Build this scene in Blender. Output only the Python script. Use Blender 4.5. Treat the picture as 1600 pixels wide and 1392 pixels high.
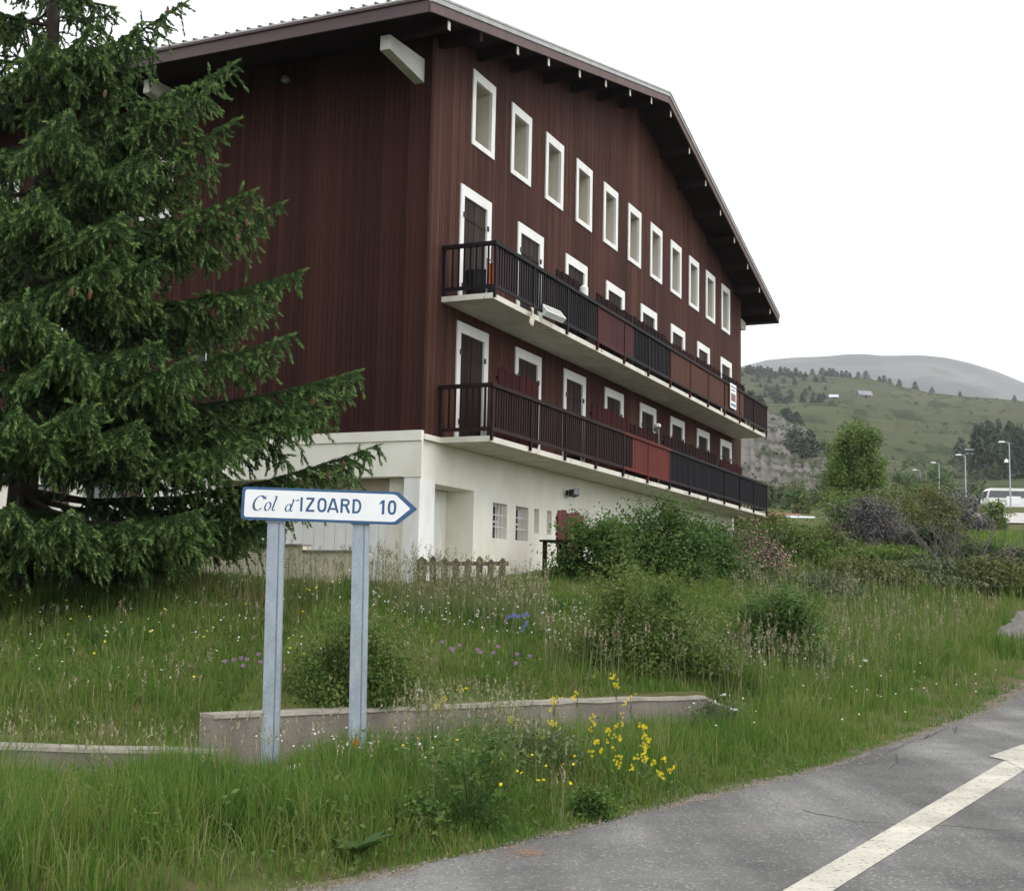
import bpy, math, random
import numpy as np
from mathutils import Vector, Matrix
random.seed(7); RNG = np.random.default_rng(7)
for o in list(bpy.data.objects): bpy.data.objects.remove(o)
scene = bpy.context.scene
COL = scene.collection
rad = math.radians

# ------------------------------------------------------------------ camera
EYE = 1.6
FPX = 1998.1                       # focal length in pixels of a 1600 px wide frame
PITCH, ROLL = 0.1161, 0.0208
_F = Vector((0, math.cos(PITCH), math.sin(PITCH)))
_R0 = Vector((1, 0, 0)); _U0 = Vector((0, -math.sin(PITCH), math.cos(PITCH)))
_R = math.cos(ROLL)*_R0 + math.sin(ROLL)*_U0
_U = -math.sin(ROLL)*_R0 + math.cos(ROLL)*_U0
cd = bpy.data.cameras.new('camera'); cam = bpy.data.objects.new('camera', cd); COL.objects.link(cam)
cd.sensor_width = 36; cd.lens = FPX/1600*36; cd.clip_start = .1; cd.clip_end = 20000
cam.matrix_world = Matrix(((_R.x, _U.x, -_F.x, 0), (_R.y, _U.y, -_F.y, 0), (_R.z, _U.z, -_F.z, EYE), (0, 0, 0, 1)))
scene.camera = cam

# ------------------------------------------------------------------ sky, sun, exposure (bright overcast day)
SUN_DIR = Vector((.80, -.12, .95)).normalized()
elev = math.asin(SUN_DIR.z); azim = math.atan2(SUN_DIR.x, SUN_DIR.y)
world = bpy.data.worlds.new('World'); scene.world = world; world.use_nodes = True
nt = world.node_tree; nt.nodes.clear()
sky = nt.nodes.new('ShaderNodeTexSky'); sky.sky_type = 'NISHITA'; sky.sun_disc = False
sky.sun_elevation = elev; sky.sun_rotation = azim; sky.altitude = 1800; sky.dust_density = 3
hs = nt.nodes.new('ShaderNodeHueSaturation'); hs.inputs['Saturation'].default_value = .15
mx = nt.nodes.new('ShaderNodeMix'); mx.data_type = 'RGBA'; mx.inputs['Factor'].default_value = .86
mx.inputs[7].default_value = (12.2, 12.5, 12.8, 1)            # the even cloud sheet
bg = nt.nodes.new('ShaderNodeBackground'); bg.inputs['Strength'].default_value = .1
wo = nt.nodes.new('ShaderNodeOutputWorld')
nt.links.new(sky.outputs[0], hs.inputs['Color']); nt.links.new(hs.outputs[0], mx.inputs[6])
nt.links.new(mx.outputs[2], bg.inputs['Color']); nt.links.new(bg.outputs[0], wo.inputs['Surface'])
sl = bpy.data.lights.new('sun', 'SUN'); sl.energy = .9; sl.angle = rad(25); sl.color = (1, .95, .88)
so = bpy.data.objects.new('sun', sl); COL.objects.link(so)
so.rotation_euler = SUN_DIR.to_track_quat('Z', 'Y').to_euler(); so.location = (20, -10, 40)
scene.view_settings.view_transform = 'Standard'; scene.view_settings.look = 'None'
scene.view_settings.exposure = .78; scene.view_settings.gamma = 1
scene.view_settings.use_curve_mapping = False

# ------------------------------------------------------------------ helpers
def at(px, py, D):
    """world point seen at photograph pixel (px,py) at depth D (metres along the ground in front of the camera)"""
    d = _F + _R*((px-800)/FPX) - _U*((py-696)/FPX)
    return Vector((0, 0, EYE)) + d*(D/d.y)
def tag(o, label=None, cat=None, group=None, kind=None):
    if label: o['label'] = label
    if cat: o['category'] = cat
    if group: o['group'] = group
    if kind: o['kind'] = kind
    return o
def empty(name, loc=(0, 0, 0), rz=0, parent=None):
    o = bpy.data.objects.new(name, None); COL.objects.link(o)
    o.location = loc; o.rotation_euler = (0, 0, rz); o.empty_display_size = .2
    if parent: o.parent = parent
    return o
def link(name, me, mat, parent=None, loc=None):
    o = bpy.data.objects.new(name, me); COL.objects.link(o)
    if mat and not me.materials: me.materials.append(mat)
    if parent: o.parent = parent
    if loc is not None: o.location = loc
    return o
def npmesh(name, V, F, tint=None, smooth=False):
    V = np.asarray(V, np.float32).reshape(-1, 3); F = np.asarray(F, np.int32); k = F.shape[1]; m = len(F)
    me = bpy.data.meshes.new(name)
    me.vertices.add(len(V)); me.vertices.foreach_set('co', V.ravel())
    me.loops.add(m*k); me.loops.foreach_set('vertex_index', F.ravel())
    me.polygons.add(m); me.polygons.foreach_set('loop_start', np.arange(m, dtype=np.int32)*k)
    if smooth: me.polygons.foreach_set('use_smooth', np.ones(m, bool))
    me.update(calc_edges=True)
    if tint is not None:
        a = me.attributes.new('tint', 'FLOAT', 'POINT'); a.data.foreach_set('value', np.asarray(tint, np.float32).ravel())
    return me
class MB:
    def __init__(s): s.v = []; s.f = []; s.t = []
    def add(s, vs, fs, t=0.):
        b = len(s.v); s.v += [tuple(v) for v in vs]; s.f += [tuple(i+b for i in f) for f in fs]; s.t += [t]*len(vs); return s
    def box(s, x0, x1, y0, y1, z0, z1, t=0.):
        return s.add([(x0,y0,z0),(x1,y0,z0),(x1,y1,z0),(x0,y1,z0),(x0,y0,z1),(x1,y0,z1),(x1,y1,z1),(x0,y1,z1)],
              [(0,3,2,1),(4,5,6,7),(0,1,5,4),(1,2,6,5),(2,3,7,6),(3,0,4,7)], t)
    def hexa(s, p, t=0.):            # 8 corner points, bottom 4 then top 4
        return s.add(p, [(0,3,2,1),(4,5,6,7),(0,1,5,4),(1,2,6,5),(2,3,7,6),(3,0,4,7)], t)
    def quad(s, a, b, c, d, t=0.): return s.add([a,b,c,d], [(0,1,2,3)], t)
    def tube(s, pts, rs, n=6, t=0., cap=True):
        pts = [Vector(p) for p in pts]
        if not hasattr(rs, '__len__'): rs = [rs]*len(pts)
        vs = []; fs = []
        for i, p in enumerate(pts):
            d = (pts[min(i+1, len(pts)-1)]-pts[max(i-1, 0)]).normalized()
            u = d.orthogonal().normalized() if abs(d.z) > .9 else d.cross(Vector((0,0,1))).normalized()
            w = d.cross(u)
            for k in range(n):
                a = 2*math.pi*k/n; vs.append(p+(u*math.cos(a)+w*math.sin(a))*rs[i])
        for i in range(len(pts)-1):
            for k in range(n):
                fs.append((i*n+k, i*n+(k+1) % n, (i+1)*n+(k+1) % n, (i+1)*n+k))
        if cap: fs.append(tuple(reversed(range(n)))); fs.append(tuple(range((len(pts)-1)*n, len(pts)*n)))
        return s.add(vs, fs, t)
    def lathe(s, prof, n=12, c=(0,0,0), t=0.):
        vs = []; fs = []
        for r, z in prof:
            for k in range(n):
                a = 2*math.pi*k/n; vs.append((c[0]+r*math.cos(a), c[1]+r*math.sin(a), c[2]+z))
        for i in range(len(prof)-1):
            for k in range(n): fs.append((i*n+k, i*n+(k+1) % n, (i+1)*n+(k+1) % n, (i+1)*n+k))
        fs.append(tuple(reversed(range(n)))); fs.append(tuple(range((len(prof)-1)*n, len(prof)*n)))
        return s.add(vs, fs, t)
    def mesh(s, name, smooth=False):
        me = bpy.data.meshes.new(name); me.from_pydata(s.v, [], s.f)
        a = me.attributes.new('tint', 'FLOAT', 'POINT'); a.data.foreach_set('value', s.t)
        if smooth:
            for p in me.polygons: p.use_smooth = True
        return me
    def build(s, name, mat, parent=None, smooth=False, loc=None): return link(name, s.mesh(name, smooth), mat, parent, loc)
def sstep(x, a, b):
    t = np.clip((np.asarray(x, float)-a)/(b-a), 0, 1); return t*t*(3-2*t)
_PH = np.random.default_rng(3).uniform(0, 6.28, (4, 8, 2)); _AN = np.random.default_rng(4).uniform(0, 6.28, (4, 8))
def pnoise(x, y, sc=1., seed=0):
    """smooth patchy noise in -1..1"""
    r = 0; x = np.asarray(x, float); y = np.asarray(y, float)
    for k in range(8):
        a = _AN[seed % 4, k]; fr = (1+.35*k)/sc
        r = r+np.sin((x*math.cos(a)+y*math.sin(a))*fr+_PH[seed % 4, k, 0])*np.cos((x*math.sin(a)-y*math.cos(a))*fr*.8+_PH[seed % 4, k, 1])
    return r/3.2

# ------------------------------------------------------------------ materials
MATS = {}
def lin(c): return tuple((u/12.92 if u <= .04045 else ((u+.055)/1.055)**2.4) for u in (x/255 for x in c))
def mat(name, c1, c2=None, rough=.8, scale=4., stretch=(1,1,1), bump=0., bscale=60., metal=0., detail=6., tint=None, rnd=0., spec=.3, speck=None, ramp=(.35, .65), patch=None):
    """noise mix of two colours; tint: colour reached where the tint attribute is 1; rnd: brightness spread per object; speck:(scale,colour,threshold)"""
    m = bpy.data.materials.new(name); m.use_nodes = True; n = m.node_tree.nodes; L = m.node_tree.links
    b = n['Principled BSDF']; b.inputs['Roughness'].default_value = rough; b.inputs['Metallic'].default_value = metal
    b.inputs['Specular IOR Level'].default_value = spec
    tc = n.new('ShaderNodeTexCoord'); mp = n.new('ShaderNodeMapping'); mp.inputs['Scale'].default_value = stretch
    L.new(tc.outputs['Object'], mp.inputs[0])
    nz = n.new('ShaderNodeTexNoise'); nz.inputs['Scale'].default_value = scale; nz.inputs['Detail'].default_value = detail
    nz.inputs['Roughness'].default_value = .62
    L.new(mp.outputs[0], nz.inputs['Vector'])
    mr = n.new('ShaderNodeMapRange'); mr.inputs[1].default_value = ramp[0]; mr.inputs[2].default_value = ramp[1]
    L.new(nz.outputs['Fac'], mr.inputs[0])
    mix = n.new('ShaderNodeMix'); mix.data_type = 'RGBA'; L.new(mr.outputs[0], mix.inputs['Factor'])
    mix.inputs[6].default_value = (*c1, 1); mix.inputs[7].default_value = (*(c2 or tuple(x*.8 for x in c1)), 1)
    out = mix.outputs[2]
    if tint:
        at_ = n.new('ShaderNodeAttribute'); at_.attribute_name = 'tint'
        m2 = n.new('ShaderNodeMix'); m2.data_type = 'RGBA'; L.new(at_.outputs['Fac'], m2.inputs['Factor'])
        L.new(out, m2.inputs[6]); m2.inputs[7].default_value = (*tint, 1); out = m2.outputs[2]
    if speck:
        sn = n.new('ShaderNodeTexNoise'); sn.inputs['Scale'].default_value = speck[0]; sn.inputs['Detail'].default_value = 3
        L.new(tc.outputs['Object'], sn.inputs['Vector'])
        r2 = n.new('ShaderNodeMapRange'); r2.inputs[1].default_value = speck[2]; r2.inputs[2].default_value = speck[2]+.08
        L.new(sn.outputs['Fac'], r2.inputs[0])
        m3 = n.new('ShaderNodeMix'); m3.data_type = 'RGBA'; L.new(r2.outputs[0], m3.inputs['Factor'])
        L.new(out, m3.inputs[6]); m3.inputs[7].default_value = (*speck[1], 1); out = m3.outputs[2]
    if patch:                       # wear patches: (scale, stretch, low value, high value)
        pm_ = n.new('ShaderNodeMapping'); pm_.inputs['Scale'].default_value = patch[1]; pm_.inputs['Rotation'].default_value = (0, 0, patch[4] if len(patch) > 4 else 0); L.new(tc.outputs['Object'], pm_.inputs[0])
        pz = n.new('ShaderNodeTexNoise'); pz.inputs['Scale'].default_value = patch[0]; pz.inputs['Detail'].default_value = 5; L.new(pm_.outputs[0], pz.inputs['Vector'])
        pr = n.new('ShaderNodeMapRange'); pr.inputs[1].default_value = .38; pr.inputs[2].default_value = .62; pr.inputs[3].default_value = patch[2]; pr.inputs[4].default_value = patch[3]
        L.new(pz.outputs['Fac'], pr.inputs[0]); ph = n.new('ShaderNodeHueSaturation'); L.new(pr.outputs[0], ph.inputs['Value']); L.new(out, ph.inputs['Color']); out = ph.outputs[0]
    if rnd:
        oi = n.new('ShaderNodeObjectInfo'); r3 = n.new('ShaderNodeMapRange')
        r3.inputs[3].default_value = 1-rnd; r3.inputs[4].default_value = 1+rnd; L.new(oi.outputs['Random'], r3.inputs[0])
        h = n.new('ShaderNodeHueSaturation'); L.new(r3.outputs[0], h.inputs['Value']); L.new(out, h.inputs['Color']); out = h.outputs[0]
    L.new(out, b.inputs['Base Color'])
    if bump:
        bz = n.new('ShaderNodeTexNoise'); bz.inputs['Scale'].default_value = bscale; bz.inputs['Detail'].default_value = 4
        L.new(mp.outputs[0], bz.inputs['Vector'])
        bp = n.new('ShaderNodeBump'); bp.inputs['Strength'].default_value = bump; bp.inputs['Distance'].default_value = .02
        L.new(bz.outputs['Fac'], bp.inputs['Height']); L.new(bp.outputs[0], b.inputs['Normal'])
    MATS[name] = m; return m
def leafmat(name, stops, trans=.3, rough=.6, rnd=0.):
    """leaf colour picked by the per-leaf tint attribute"""
    m = bpy.data.materials.new(name); m.use_nodes = True; n = m.node_tree.nodes; L = m.node_tree.links
    n.remove(n['Principled BSDF']); out = n['Material Output']
    a = n.new('ShaderNodeAttribute'); a.attribute_name = 'tint'; r = n.new('ShaderNodeValToRGB')
    el = r.color_ramp.elements
    while len(el) < len(stops): el.new(.5)
    for e, (p, c) in zip(el, stops): e.position = p; e.color = (*c, 1)
    L.new(a.outputs['Fac'], r.inputs[0]); col = r.outputs[0]
    if rnd:
        oi = n.new('ShaderNodeObjectInfo'); r3 = n.new('ShaderNodeMapRange')
        r3.inputs[3].default_value = 1-rnd; r3.inputs[4].default_value = 1+rnd; L.new(oi.outputs['Random'], r3.inputs[0])
        h = n.new('ShaderNodeHueSaturation'); L.new(r3.outputs[0], h.inputs['Value']); L.new(col, h.inputs['Color']); col = h.outputs[0]
    d = n.new('ShaderNodeBsdfPrincipled'); d.inputs['Roughness'].default_value = rough; d.inputs['Specular IOR Level'].default_value = .25
    t = n.new('ShaderNodeBsdfTranslucent'); ms = n.new('ShaderNodeMixShader'); ms.inputs[0].default_value = trans
    L.new(col, d.inputs['Base Color']); L.new(col, t.inputs['Color'])
    L.new(d.outputs[0], ms.inputs[1]); L.new(t.outputs[0], ms.inputs[2]); L.new(ms.outputs[0], out.inputs['Surface'])
    return m
m_wood   = mat('brown_cladding', (.055,.0215,.0160), (.034,.0135,.0112), .75, 3, (9,9,.30), .3, 40, tint=(.074,.034,.024), rnd=.28, spec=.08, patch=(.7, (1,1,.28), .80, 1.22))
m_dark   = mat('dark_backing', (.018,.009,.008), (.010,.006,.006), .9)
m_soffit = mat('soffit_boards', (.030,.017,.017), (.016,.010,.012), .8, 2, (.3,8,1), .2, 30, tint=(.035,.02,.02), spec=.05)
m_barge  = mat('barge_paint', (.115,.070,.060), (.085,.050,.045), .6, 3, (1,1,1), .1)
m_fascia = mat('fascia_paint', (.090,.058,.062), (.068,.044,.048), .6, 2, (1,.4,1))
m_sheet  = mat('roof_sheet_metal', (.36,.36,.35), (.25,.25,.23), .45, 3, (1,1,1), metal=.5, spec=.5)
m_ribs   = mat('roof_rib_metal', (.13,.10,.09), (.08,.06,.06), .5, 3, metal=.3)
m_render = mat('white_render', (.83,.81,.72), (.74,.71,.61), .9, 1.3, (1,1,.6), .25, 90)
m_cream  = mat('cream_render', (.72,.66,.50), (.58,.53,.40), .9, 1.6, (1,1,.5), .25, 80)
m_white  = mat('white_trim', (.80,.80,.78), (.70,.69,.66), .6, 3, (2,2,.5))
m_reveal = mat('cream_reveal', (.62,.57,.47), (.52,.47,.38), .8, 3)
m_conc   = mat('balcony_concrete', (.70,.67,.60), (.56,.53,.46), .9, 2, (1,1,1), .2, 60, speck=(7,(.26,.22,.16),.63))
m_brk    = mat('bracket_concrete', (.62,.62,.57), (.50,.50,.45), .9, 4, bump=.15)
m_shut   = mat('shutter_wood', (.045,.027,.022), (.024,.015,.014), .7, 3, (10,10,.5), .2, 40, tint=(.045,.036,.030), rnd=.3, spec=.08)
m_sash   = mat('sash_wood', (.07,.03,.025), (.04,.018,.015), .5)
m_glass  = mat('window_glass', (.03,.035,.04), (.02,.02,.025), .08, spec=.8)
m_rblack = mat('railing_black', (.013,.010,.013), (.008,.006,.008), .6, 4, (6,6,.5), rnd=.3, spec=.12)
m_rbrown = mat('railing_brown', (.028,.013,.012), (.016,.008,.008), .6, 4, (6,6,.5), rnd=.3, spec=.1)
m_rred   = mat('railing_red', (.125,.020,.013), (.085,.015,.011), .6, 4, (6,6,.5), rnd=.2, spec=.1)
m_rrust  = mat('railing_red_brown', (.060,.013,.010), (.038,.009,.008), .6, 4, (6,6,.5), rnd=.2, spec=.1)
m_rorange= mat('railing_orange_brown', (.085,.027,.012), (.052,.017,.009), .6, 4, (6,6,.5), rnd=.2, spec=.1)
m_screen = mat('screen_wood', (.016,.008,.007), (.009,.005,.005), .8, 3, (8,8,.5), .2, tint=(.052,.011,.010), spec=.05)
m_black  = mat('black_plastic', (.012,.012,.014), (.02,.02,.02), .45)
m_galv   = mat('galvanised_steel', (.40,.45,.50), (.27,.31,.36), .5, 9, (1,1,.35), metal=.55, spec=.5, speck=(38,(.43,.47,.51),.60))
m_signw  = mat('sign_white', (.83,.84,.84), (.78,.79,.79), .35, 6, spec=.5)
m_signb  = mat('sign_blue', (.018,.085,.20), (.014,.070,.17), .35, 5, spec=.5)
m_orange = mat('orange_paint', (.75,.17,.02), (.6,.12,.02), .7, 30)
m_asph   = mat('asphalt', (.215,.209,.200), (.155,.151,.148), .95, 1.4, (1,1,1), .9, 160, speck=(48,(.33,.32,.30),.57), spec=.08, patch=(.5, (2.2,.22,1), .72, 1.2, rad(35)))
m_gravel = mat('edge_gravel', (.17,.155,.14), (.085,.08,.075), .95, 6, bump=.8, bscale=120, speck=(60,(.34,.32,.29),.6))
m_paint  = mat('road_paint', (.50,.475,.405), (.41,.385,.33), .9, 3.5, (1,1,1), .3, 160, speck=(30,(.22,.21,.20),.585), spec=.05, patch=(1.2, (1,1,1), .85, 1.08))
m_soil   = mat('meadow_soil', (.055,.080,.022), (.095,.080,.040), 1, 1.6, bump=.6, bscale=20, spec=.02)
m_wallc  = mat('old_concrete', (.235,.205,.175), (.15,.13,.115), .95, 2.2, (1,1,1), .5, 50, speck=(16,(.07,.06,.055),.66))
m_coping = mat('pale_coping', (.30,.275,.235), (.20,.185,.155), .95, 5, bump=.5, spec=.05)
m_bark   = mat('bark', (.055,.042,.034), (.028,.021,.018), .95, 12, (1,1,.3), .6, 40)
m_twig   = mat('grey_twigs', (.17,.15,.135), (.10,.088,.08), .95, 8)
m_cone   = mat('spruce_cone', (.15,.06,.03), (.09,.038,.022), .8, 30, bump=.6, bscale=90)
m_fence  = mat('weathered_picket', (.13,.105,.08), (.075,.06,.047), .9, 4, (4,4,.5), rnd=.2)
m_redw   = mat('red_stained_wood', (.11,.016,.012), (.07,.012,.010), .6, 4, (6,6,.5), rnd=.2)

# ------------------------------------------------------------------ terrain
BH = 1.1431                                  # the chalet's heading
BC = Vector((-20.5571, -11.2154, -2.807))    # camera in chalet coordinates
cb, sb = math.cos(BH), math.sin(BH)
BLOC = Vector((-(cb*BC.x-sb*BC.y), -(sb*BC.x+cb*BC.y), EYE-BC.z))
def B(x, y, z): return Vector((BLOC.x+cb*x-sb*y, BLOC.y+sb*x+cb*y, BLOC.z+z))
def toB(x, y):
    dx, dy = x-BLOC.x, y-BLOC.y; return cb*dx+sb*dy, -sb*dx+cb*dy
_EY = [-60, 6.79, 8.89, 12.7, 22.9, 60, 200, 500]; _EX = [-46, -1.25, .31, 3.1, 9.2, 31, 120, 310]
def road_s(x, y): return (np.interp(y, _EY, _EX)-x)*.82          # distance left of the road edge
def roadz(y): return np.interp(y, [20, 31, 36, 60, 100, 150, 190, 260, 420, 900], [0, .7, .92, 2.3, 5.5, 11, 15, 21, 38, 60])
def wall_y(x): return np.interp(x, [-60, -2.77, -1.43, -.6, .76, 2.34, 4, 12, 22, 60], [11.9, 11.48, 12.6, 13.3, 14.3, 15.4, 16.6, 31, 47, 120])
def zg(x, y):
    x = np.asarray(x, float); y = np.asarray(y, float)
    s = road_s(x, y); rz = roadz(y)
    yw = wall_y(x); d = y-yw
    verge = rz-.03+.16*sstep(s, 0, 1.6)-.18*(1-sstep(-d, .1, 2.4))*(1-sstep(x, 1.5, 4))
    z0 = np.interp(x, [-60, -2.60, -2.56, 2.3, 3.3, 4.5], [.11, .12, .42, .43, .30, .15])+roadz(yw)
    mz = z0+(.14+.055*(1-sstep(x, -5, -1.5)))*np.clip(d, 0, 60); mz = np.where(x < 0, np.minimum(mz, 1.62+.006*d), mz)
    fz = np.interp(y, [40, 55, 100, 150, 190, 260, 420, 900], [3.0, 4.1, 7.5, 12.3, 16, 22, 40, 60])
    k = sstep(y, 30, 46); mz = mz*(1-k)+fz*k
    lx, ly = toB(x, y)
    kb = sstep(lx, -2.2, -1.9)*sstep(ly, -1.5, -.5)*(1-sstep(lx, 24, 34)); tz = 1.72+.075*np.clip(lx, 0, 30)
    mz = mz*(1-kb)+tz*kb
    kk = (d > .12)*1.
    soft = sstep(d, -1.2, 1.2)                # no step where there is no wall
    w = np.where(x < 2.5, kk, soft)
    z = verge*(1-w)+mz*w
    return z+.03*pnoise(x, y, .9)*sstep(s, .3, 2)
def zgf(x, y): return float(zg(x, y))
def axis(fine0, fine1, step, lo, hi):
    a = list(np.arange(fine0, fine1, step)); v = step; x = fine1; up = []
    while x < hi: up.append(x); v *= 1.13; x += v
    v = step; x = fine0-step; dn = []
    while x > lo: dn.append(x); v *= 1.13; x -= v
    return np.array(sorted(dn)+a+up+[hi, lo]); 
gx = np.unique(axis(-12, 14, .16, -2500, 2500)); gy = np.unique(axis(4, 32, .16, -300, 6000))
GX, GY = np.meshgrid(gx, gy); GZ = zg(GX, GY)
rs_ = road_s(GX, GY); GZ = GZ-.10*(1-sstep(rs_, -.25, .12))
ii = np.arange(len(gx)*len(gy)).reshape(len(gy), len(gx))
gf = np.stack([ii[:-1, :-1], ii[:-1, 1:], ii[1:, 1:], ii[1:, :-1]], -1).reshape(-1, 4)
ground = link('ground', npmesh('ground', np.stack([GX, GY, GZ], -1), gf, smooth=True), m_soil); tag(ground, kind='structure')
# road: a sheet with a ragged crumbling edge
ys = np.concatenate([np.arange(-40, 4, 2.), np.arange(4, 34, .12), np.arange(34, 260, 3.)])
rv = []; rf = []
for i, y in enumerate(ys):
    e = float(np.interp(y, _EY, _EX))+.07*float(pnoise(y*1.3, 3., .5))+.05*float(pnoise(y, 9., .12, 1))
    for j, off in enumerate((0, .06, .5, 1.5, 3.5, 8.5)):
        rv.append((e+off/.82, y, float(roadz(y))+(-.045, .0, .01, .01, .01, .01)[j]))
    if i:
        b = i*6
        for j in range(5): rf.append((b-6+j, b-5+j, b+1+j, b+j))
road = link('road', npmesh('road', rv, rf, smooth=True), m_asph); tag(road, kind='structure')
# loose gravel shoulder along the asphalt edge (single stones too small to pick apart)
n = 9000
yy = RNG.uniform(5.5, 24, n); ss = np.abs(RNG.normal(0, .16, n))*np.sign(RNG.normal(.45, 1, n))
ss = np.where(RNG.random(n) < .12, RNG.uniform(-1.6, 0, n), ss)
xx = np.interp(yy, _EY, _EX)-ss/.82
r = RNG.uniform(.003, .009, n)*(1+.03*yy)
T = np.array([[1,0,-.3],[-.5,.87,-.3],[-.5,-.87,-.3],[.1,.1,.8]])
ang = RNG.uniform(0, 6.28, n); ca, sa = np.cos(ang), np.sin(ang)
tv = np.stack([T[None,:,0]*ca[:,None]-T[None,:,1]*sa[:,None], T[None,:,0]*sa[:,None]+T[None,:,1]*ca[:,None], np.repeat(T[None,:,2], n, 0)], -1)*r[:,None,None]
zz = np.where(ss < 0, roadz(yy)+.010, zg(xx, yy))+.003
V = tv+np.stack([xx, yy, zz], -1)[:,None,:]
Fb = (np.arange(n)*4)[:,None,None]+np.array([[0,1,3],[1,2,3],[2,0,3]])[None]
gr = link('edge_gravel', npmesh('edge_gravel', V, Fb.reshape(-1, 3), np.repeat(RNG.random(n), 4)), mat('loose_stones', (.16,.15,.14), (.09,.085,.08), .95, 8, tint=(.22,.205,.185)))
tag(gr, 'loose grey gravel crumbling along the asphalt edge', 'gravel', kind='stuff')
# strip of bare dirt between asphalt and grass
dv = []; df = []
for i, y in enumerate(np.arange(5, 36, .14)):
    e = float(np.interp(y, _EY, _EX)); wd_ = .16+.14*float(pnoise(y, 2., .45))+.12*max(0, float(pnoise(y, 5., 1.2, 1)))
    for j, o_ in enumerate((.10, -.03, -.03-max(.04, wd_)*.6, -.03-max(.05, wd_))):
        x = e+o_/.82; dv.append((x, y, (float(roadz(y))-.02 if j < 1 else zgf(x, y)+(.012 if j < 3 else -.03))))
    if i: df += [(i*4-4+j, i*4-3+j, i*4+1+j, i*4+j) for j in range(3)]
tag(link('dirt_shoulder', npmesh('dirt_shoulder', dv, df, smooth=True), mat('bare_dirt', (.20,.165,.13), (.12,.10,.08), 1, 9, bump=.8, bscale=70, spec=.02, speck=(40,(.30,.27,.23),.6))), kind='structure')
# painted arrow on the road: a long shaft and a head that leaves the frame
def onroad(px, py, h):
    a = at(px, py, 10); d = a-Vector((0, 0, EYE)); t = 10
    for _ in range(30):
        p = Vector((0, 0, EYE))+d*(t/10); zt = float(roadz(p.y))+h; t *= (EYE-zt)/(EYE-p.z)
    return Vector((0, 0, EYE))+d*(t/10)
H = .014
a0, a1 = onroad(1221, 1392, H), onroad(1289, 1392, H); b0, b1 = onroad(1571, 1187, H), onroad(1606, 1199, H)
ax = (b0-a0).normalized(); a0 -= ax*3.2; a1 -= ax*3.2; b0 = b0+ax*.12; b1 = b1+ax*.12
pm = MB(); N = 26
for i in range(N):
    f0, f1 = i/N, (i+1)/N
    p = [a0.lerp(b0, f0), a1.lerp(b1, f0), a1.lerp(b1, f1), a0.lerp(b0, f1)]
    pm.quad(*[Vector((q.x, q.y, float(roadz(q.y))+H)) for q in p])
H += .004; hb = onroad(1545, 1181, H); ht = onroad(1725, 1118, H); hr = onroad(1660, 1235, H)
pm.add([hb, onroad(1571, 1187, H), hr, ht], [(0, 1, 3), (1, 2, 3)])
tag(pm.build('road_arrow_marking', m_paint), kind='structure')
# orange survey spray on the asphalt
sp = MB()
for i in range(260):
    c = onroad(822+random.gauss(0, 15), 1331+random.gauss(0, 5), .013); r_ = random.uniform(.002, .007)
    sp.add([c+Vector((r_*math.cos(a)*random.uniform(.6, 1.5), r_*math.sin(a), i*.00002)) for a in (0, 1.2, 2.4, 3.7, 5)], [(0, 1, 2, 3, 4)])
tag(sp.build('survey_spray_marking', mat('faded_orange', (.42,.17,.06), (.30,.15,.08), .9, 40)), kind='structure')
# dark crack lines in the asphalt
ck = MB()
for path in ([(1385,1175),(1420,1160),(1445,1152),(1462,1147)], [(1445,1152),(1470,1140),(1498,1135),(1490,1143),(1500,1146)], [(1398,1180),(1404,1192),(1383,1203)], [(1255,1265),(1330,1282),(1460,1288),(1600,1300)]):
    pts = []
    for (x0, y0), (x1, y1) in zip(path, path[1:]):
        for k in range(4):
            f_ = k/4; pts.append(onroad(x0+(x1-x0)*f_+random.gauss(0, 1.5), y0+(y1-y0)*f_+random.gauss(0, 1.2), .013))
    for p, q in zip(pts, pts[1:]):
        d = (q-p).normalized(); s_ = Vector((-d.y, d.x, 0))*random.uniform(.003, .010)
        ck.quad(p-s_, p+s_, q+s_, q-s_)
tag(ck.build('road_crack', mat('tar_crack', (.035,.034,.034), (.06,.058,.056), .9)), kind='structure')
# lay-by of gravel on the right, joining the road
lv = []; lf = []
for i, y in enumerate(np.arange(29.5, 37.6, .5)):
    e = float(np.interp(y, _EY, _EX))
    for j, f_ in enumerate((0, .3, .6, 1.)):
        x = e+.8-(1.9+2.3*math.sin(min(1, (y-29.5)/6)*math.pi*.55)+.25*math.sin(y*3))*f_*1.15
        lv.append((x, y, zgf(x, y)+.09+(0 if f_ < 1 else -.13)))
    if i: lf += [(i*4-4+j, i*4-3+j, i*4+1+j, i*4+j) for j in range(3)]
tag(link('gravel_path', npmesh('gravel_path', lv, lf, smooth=True), m_gravel), kind='structure')

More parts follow.
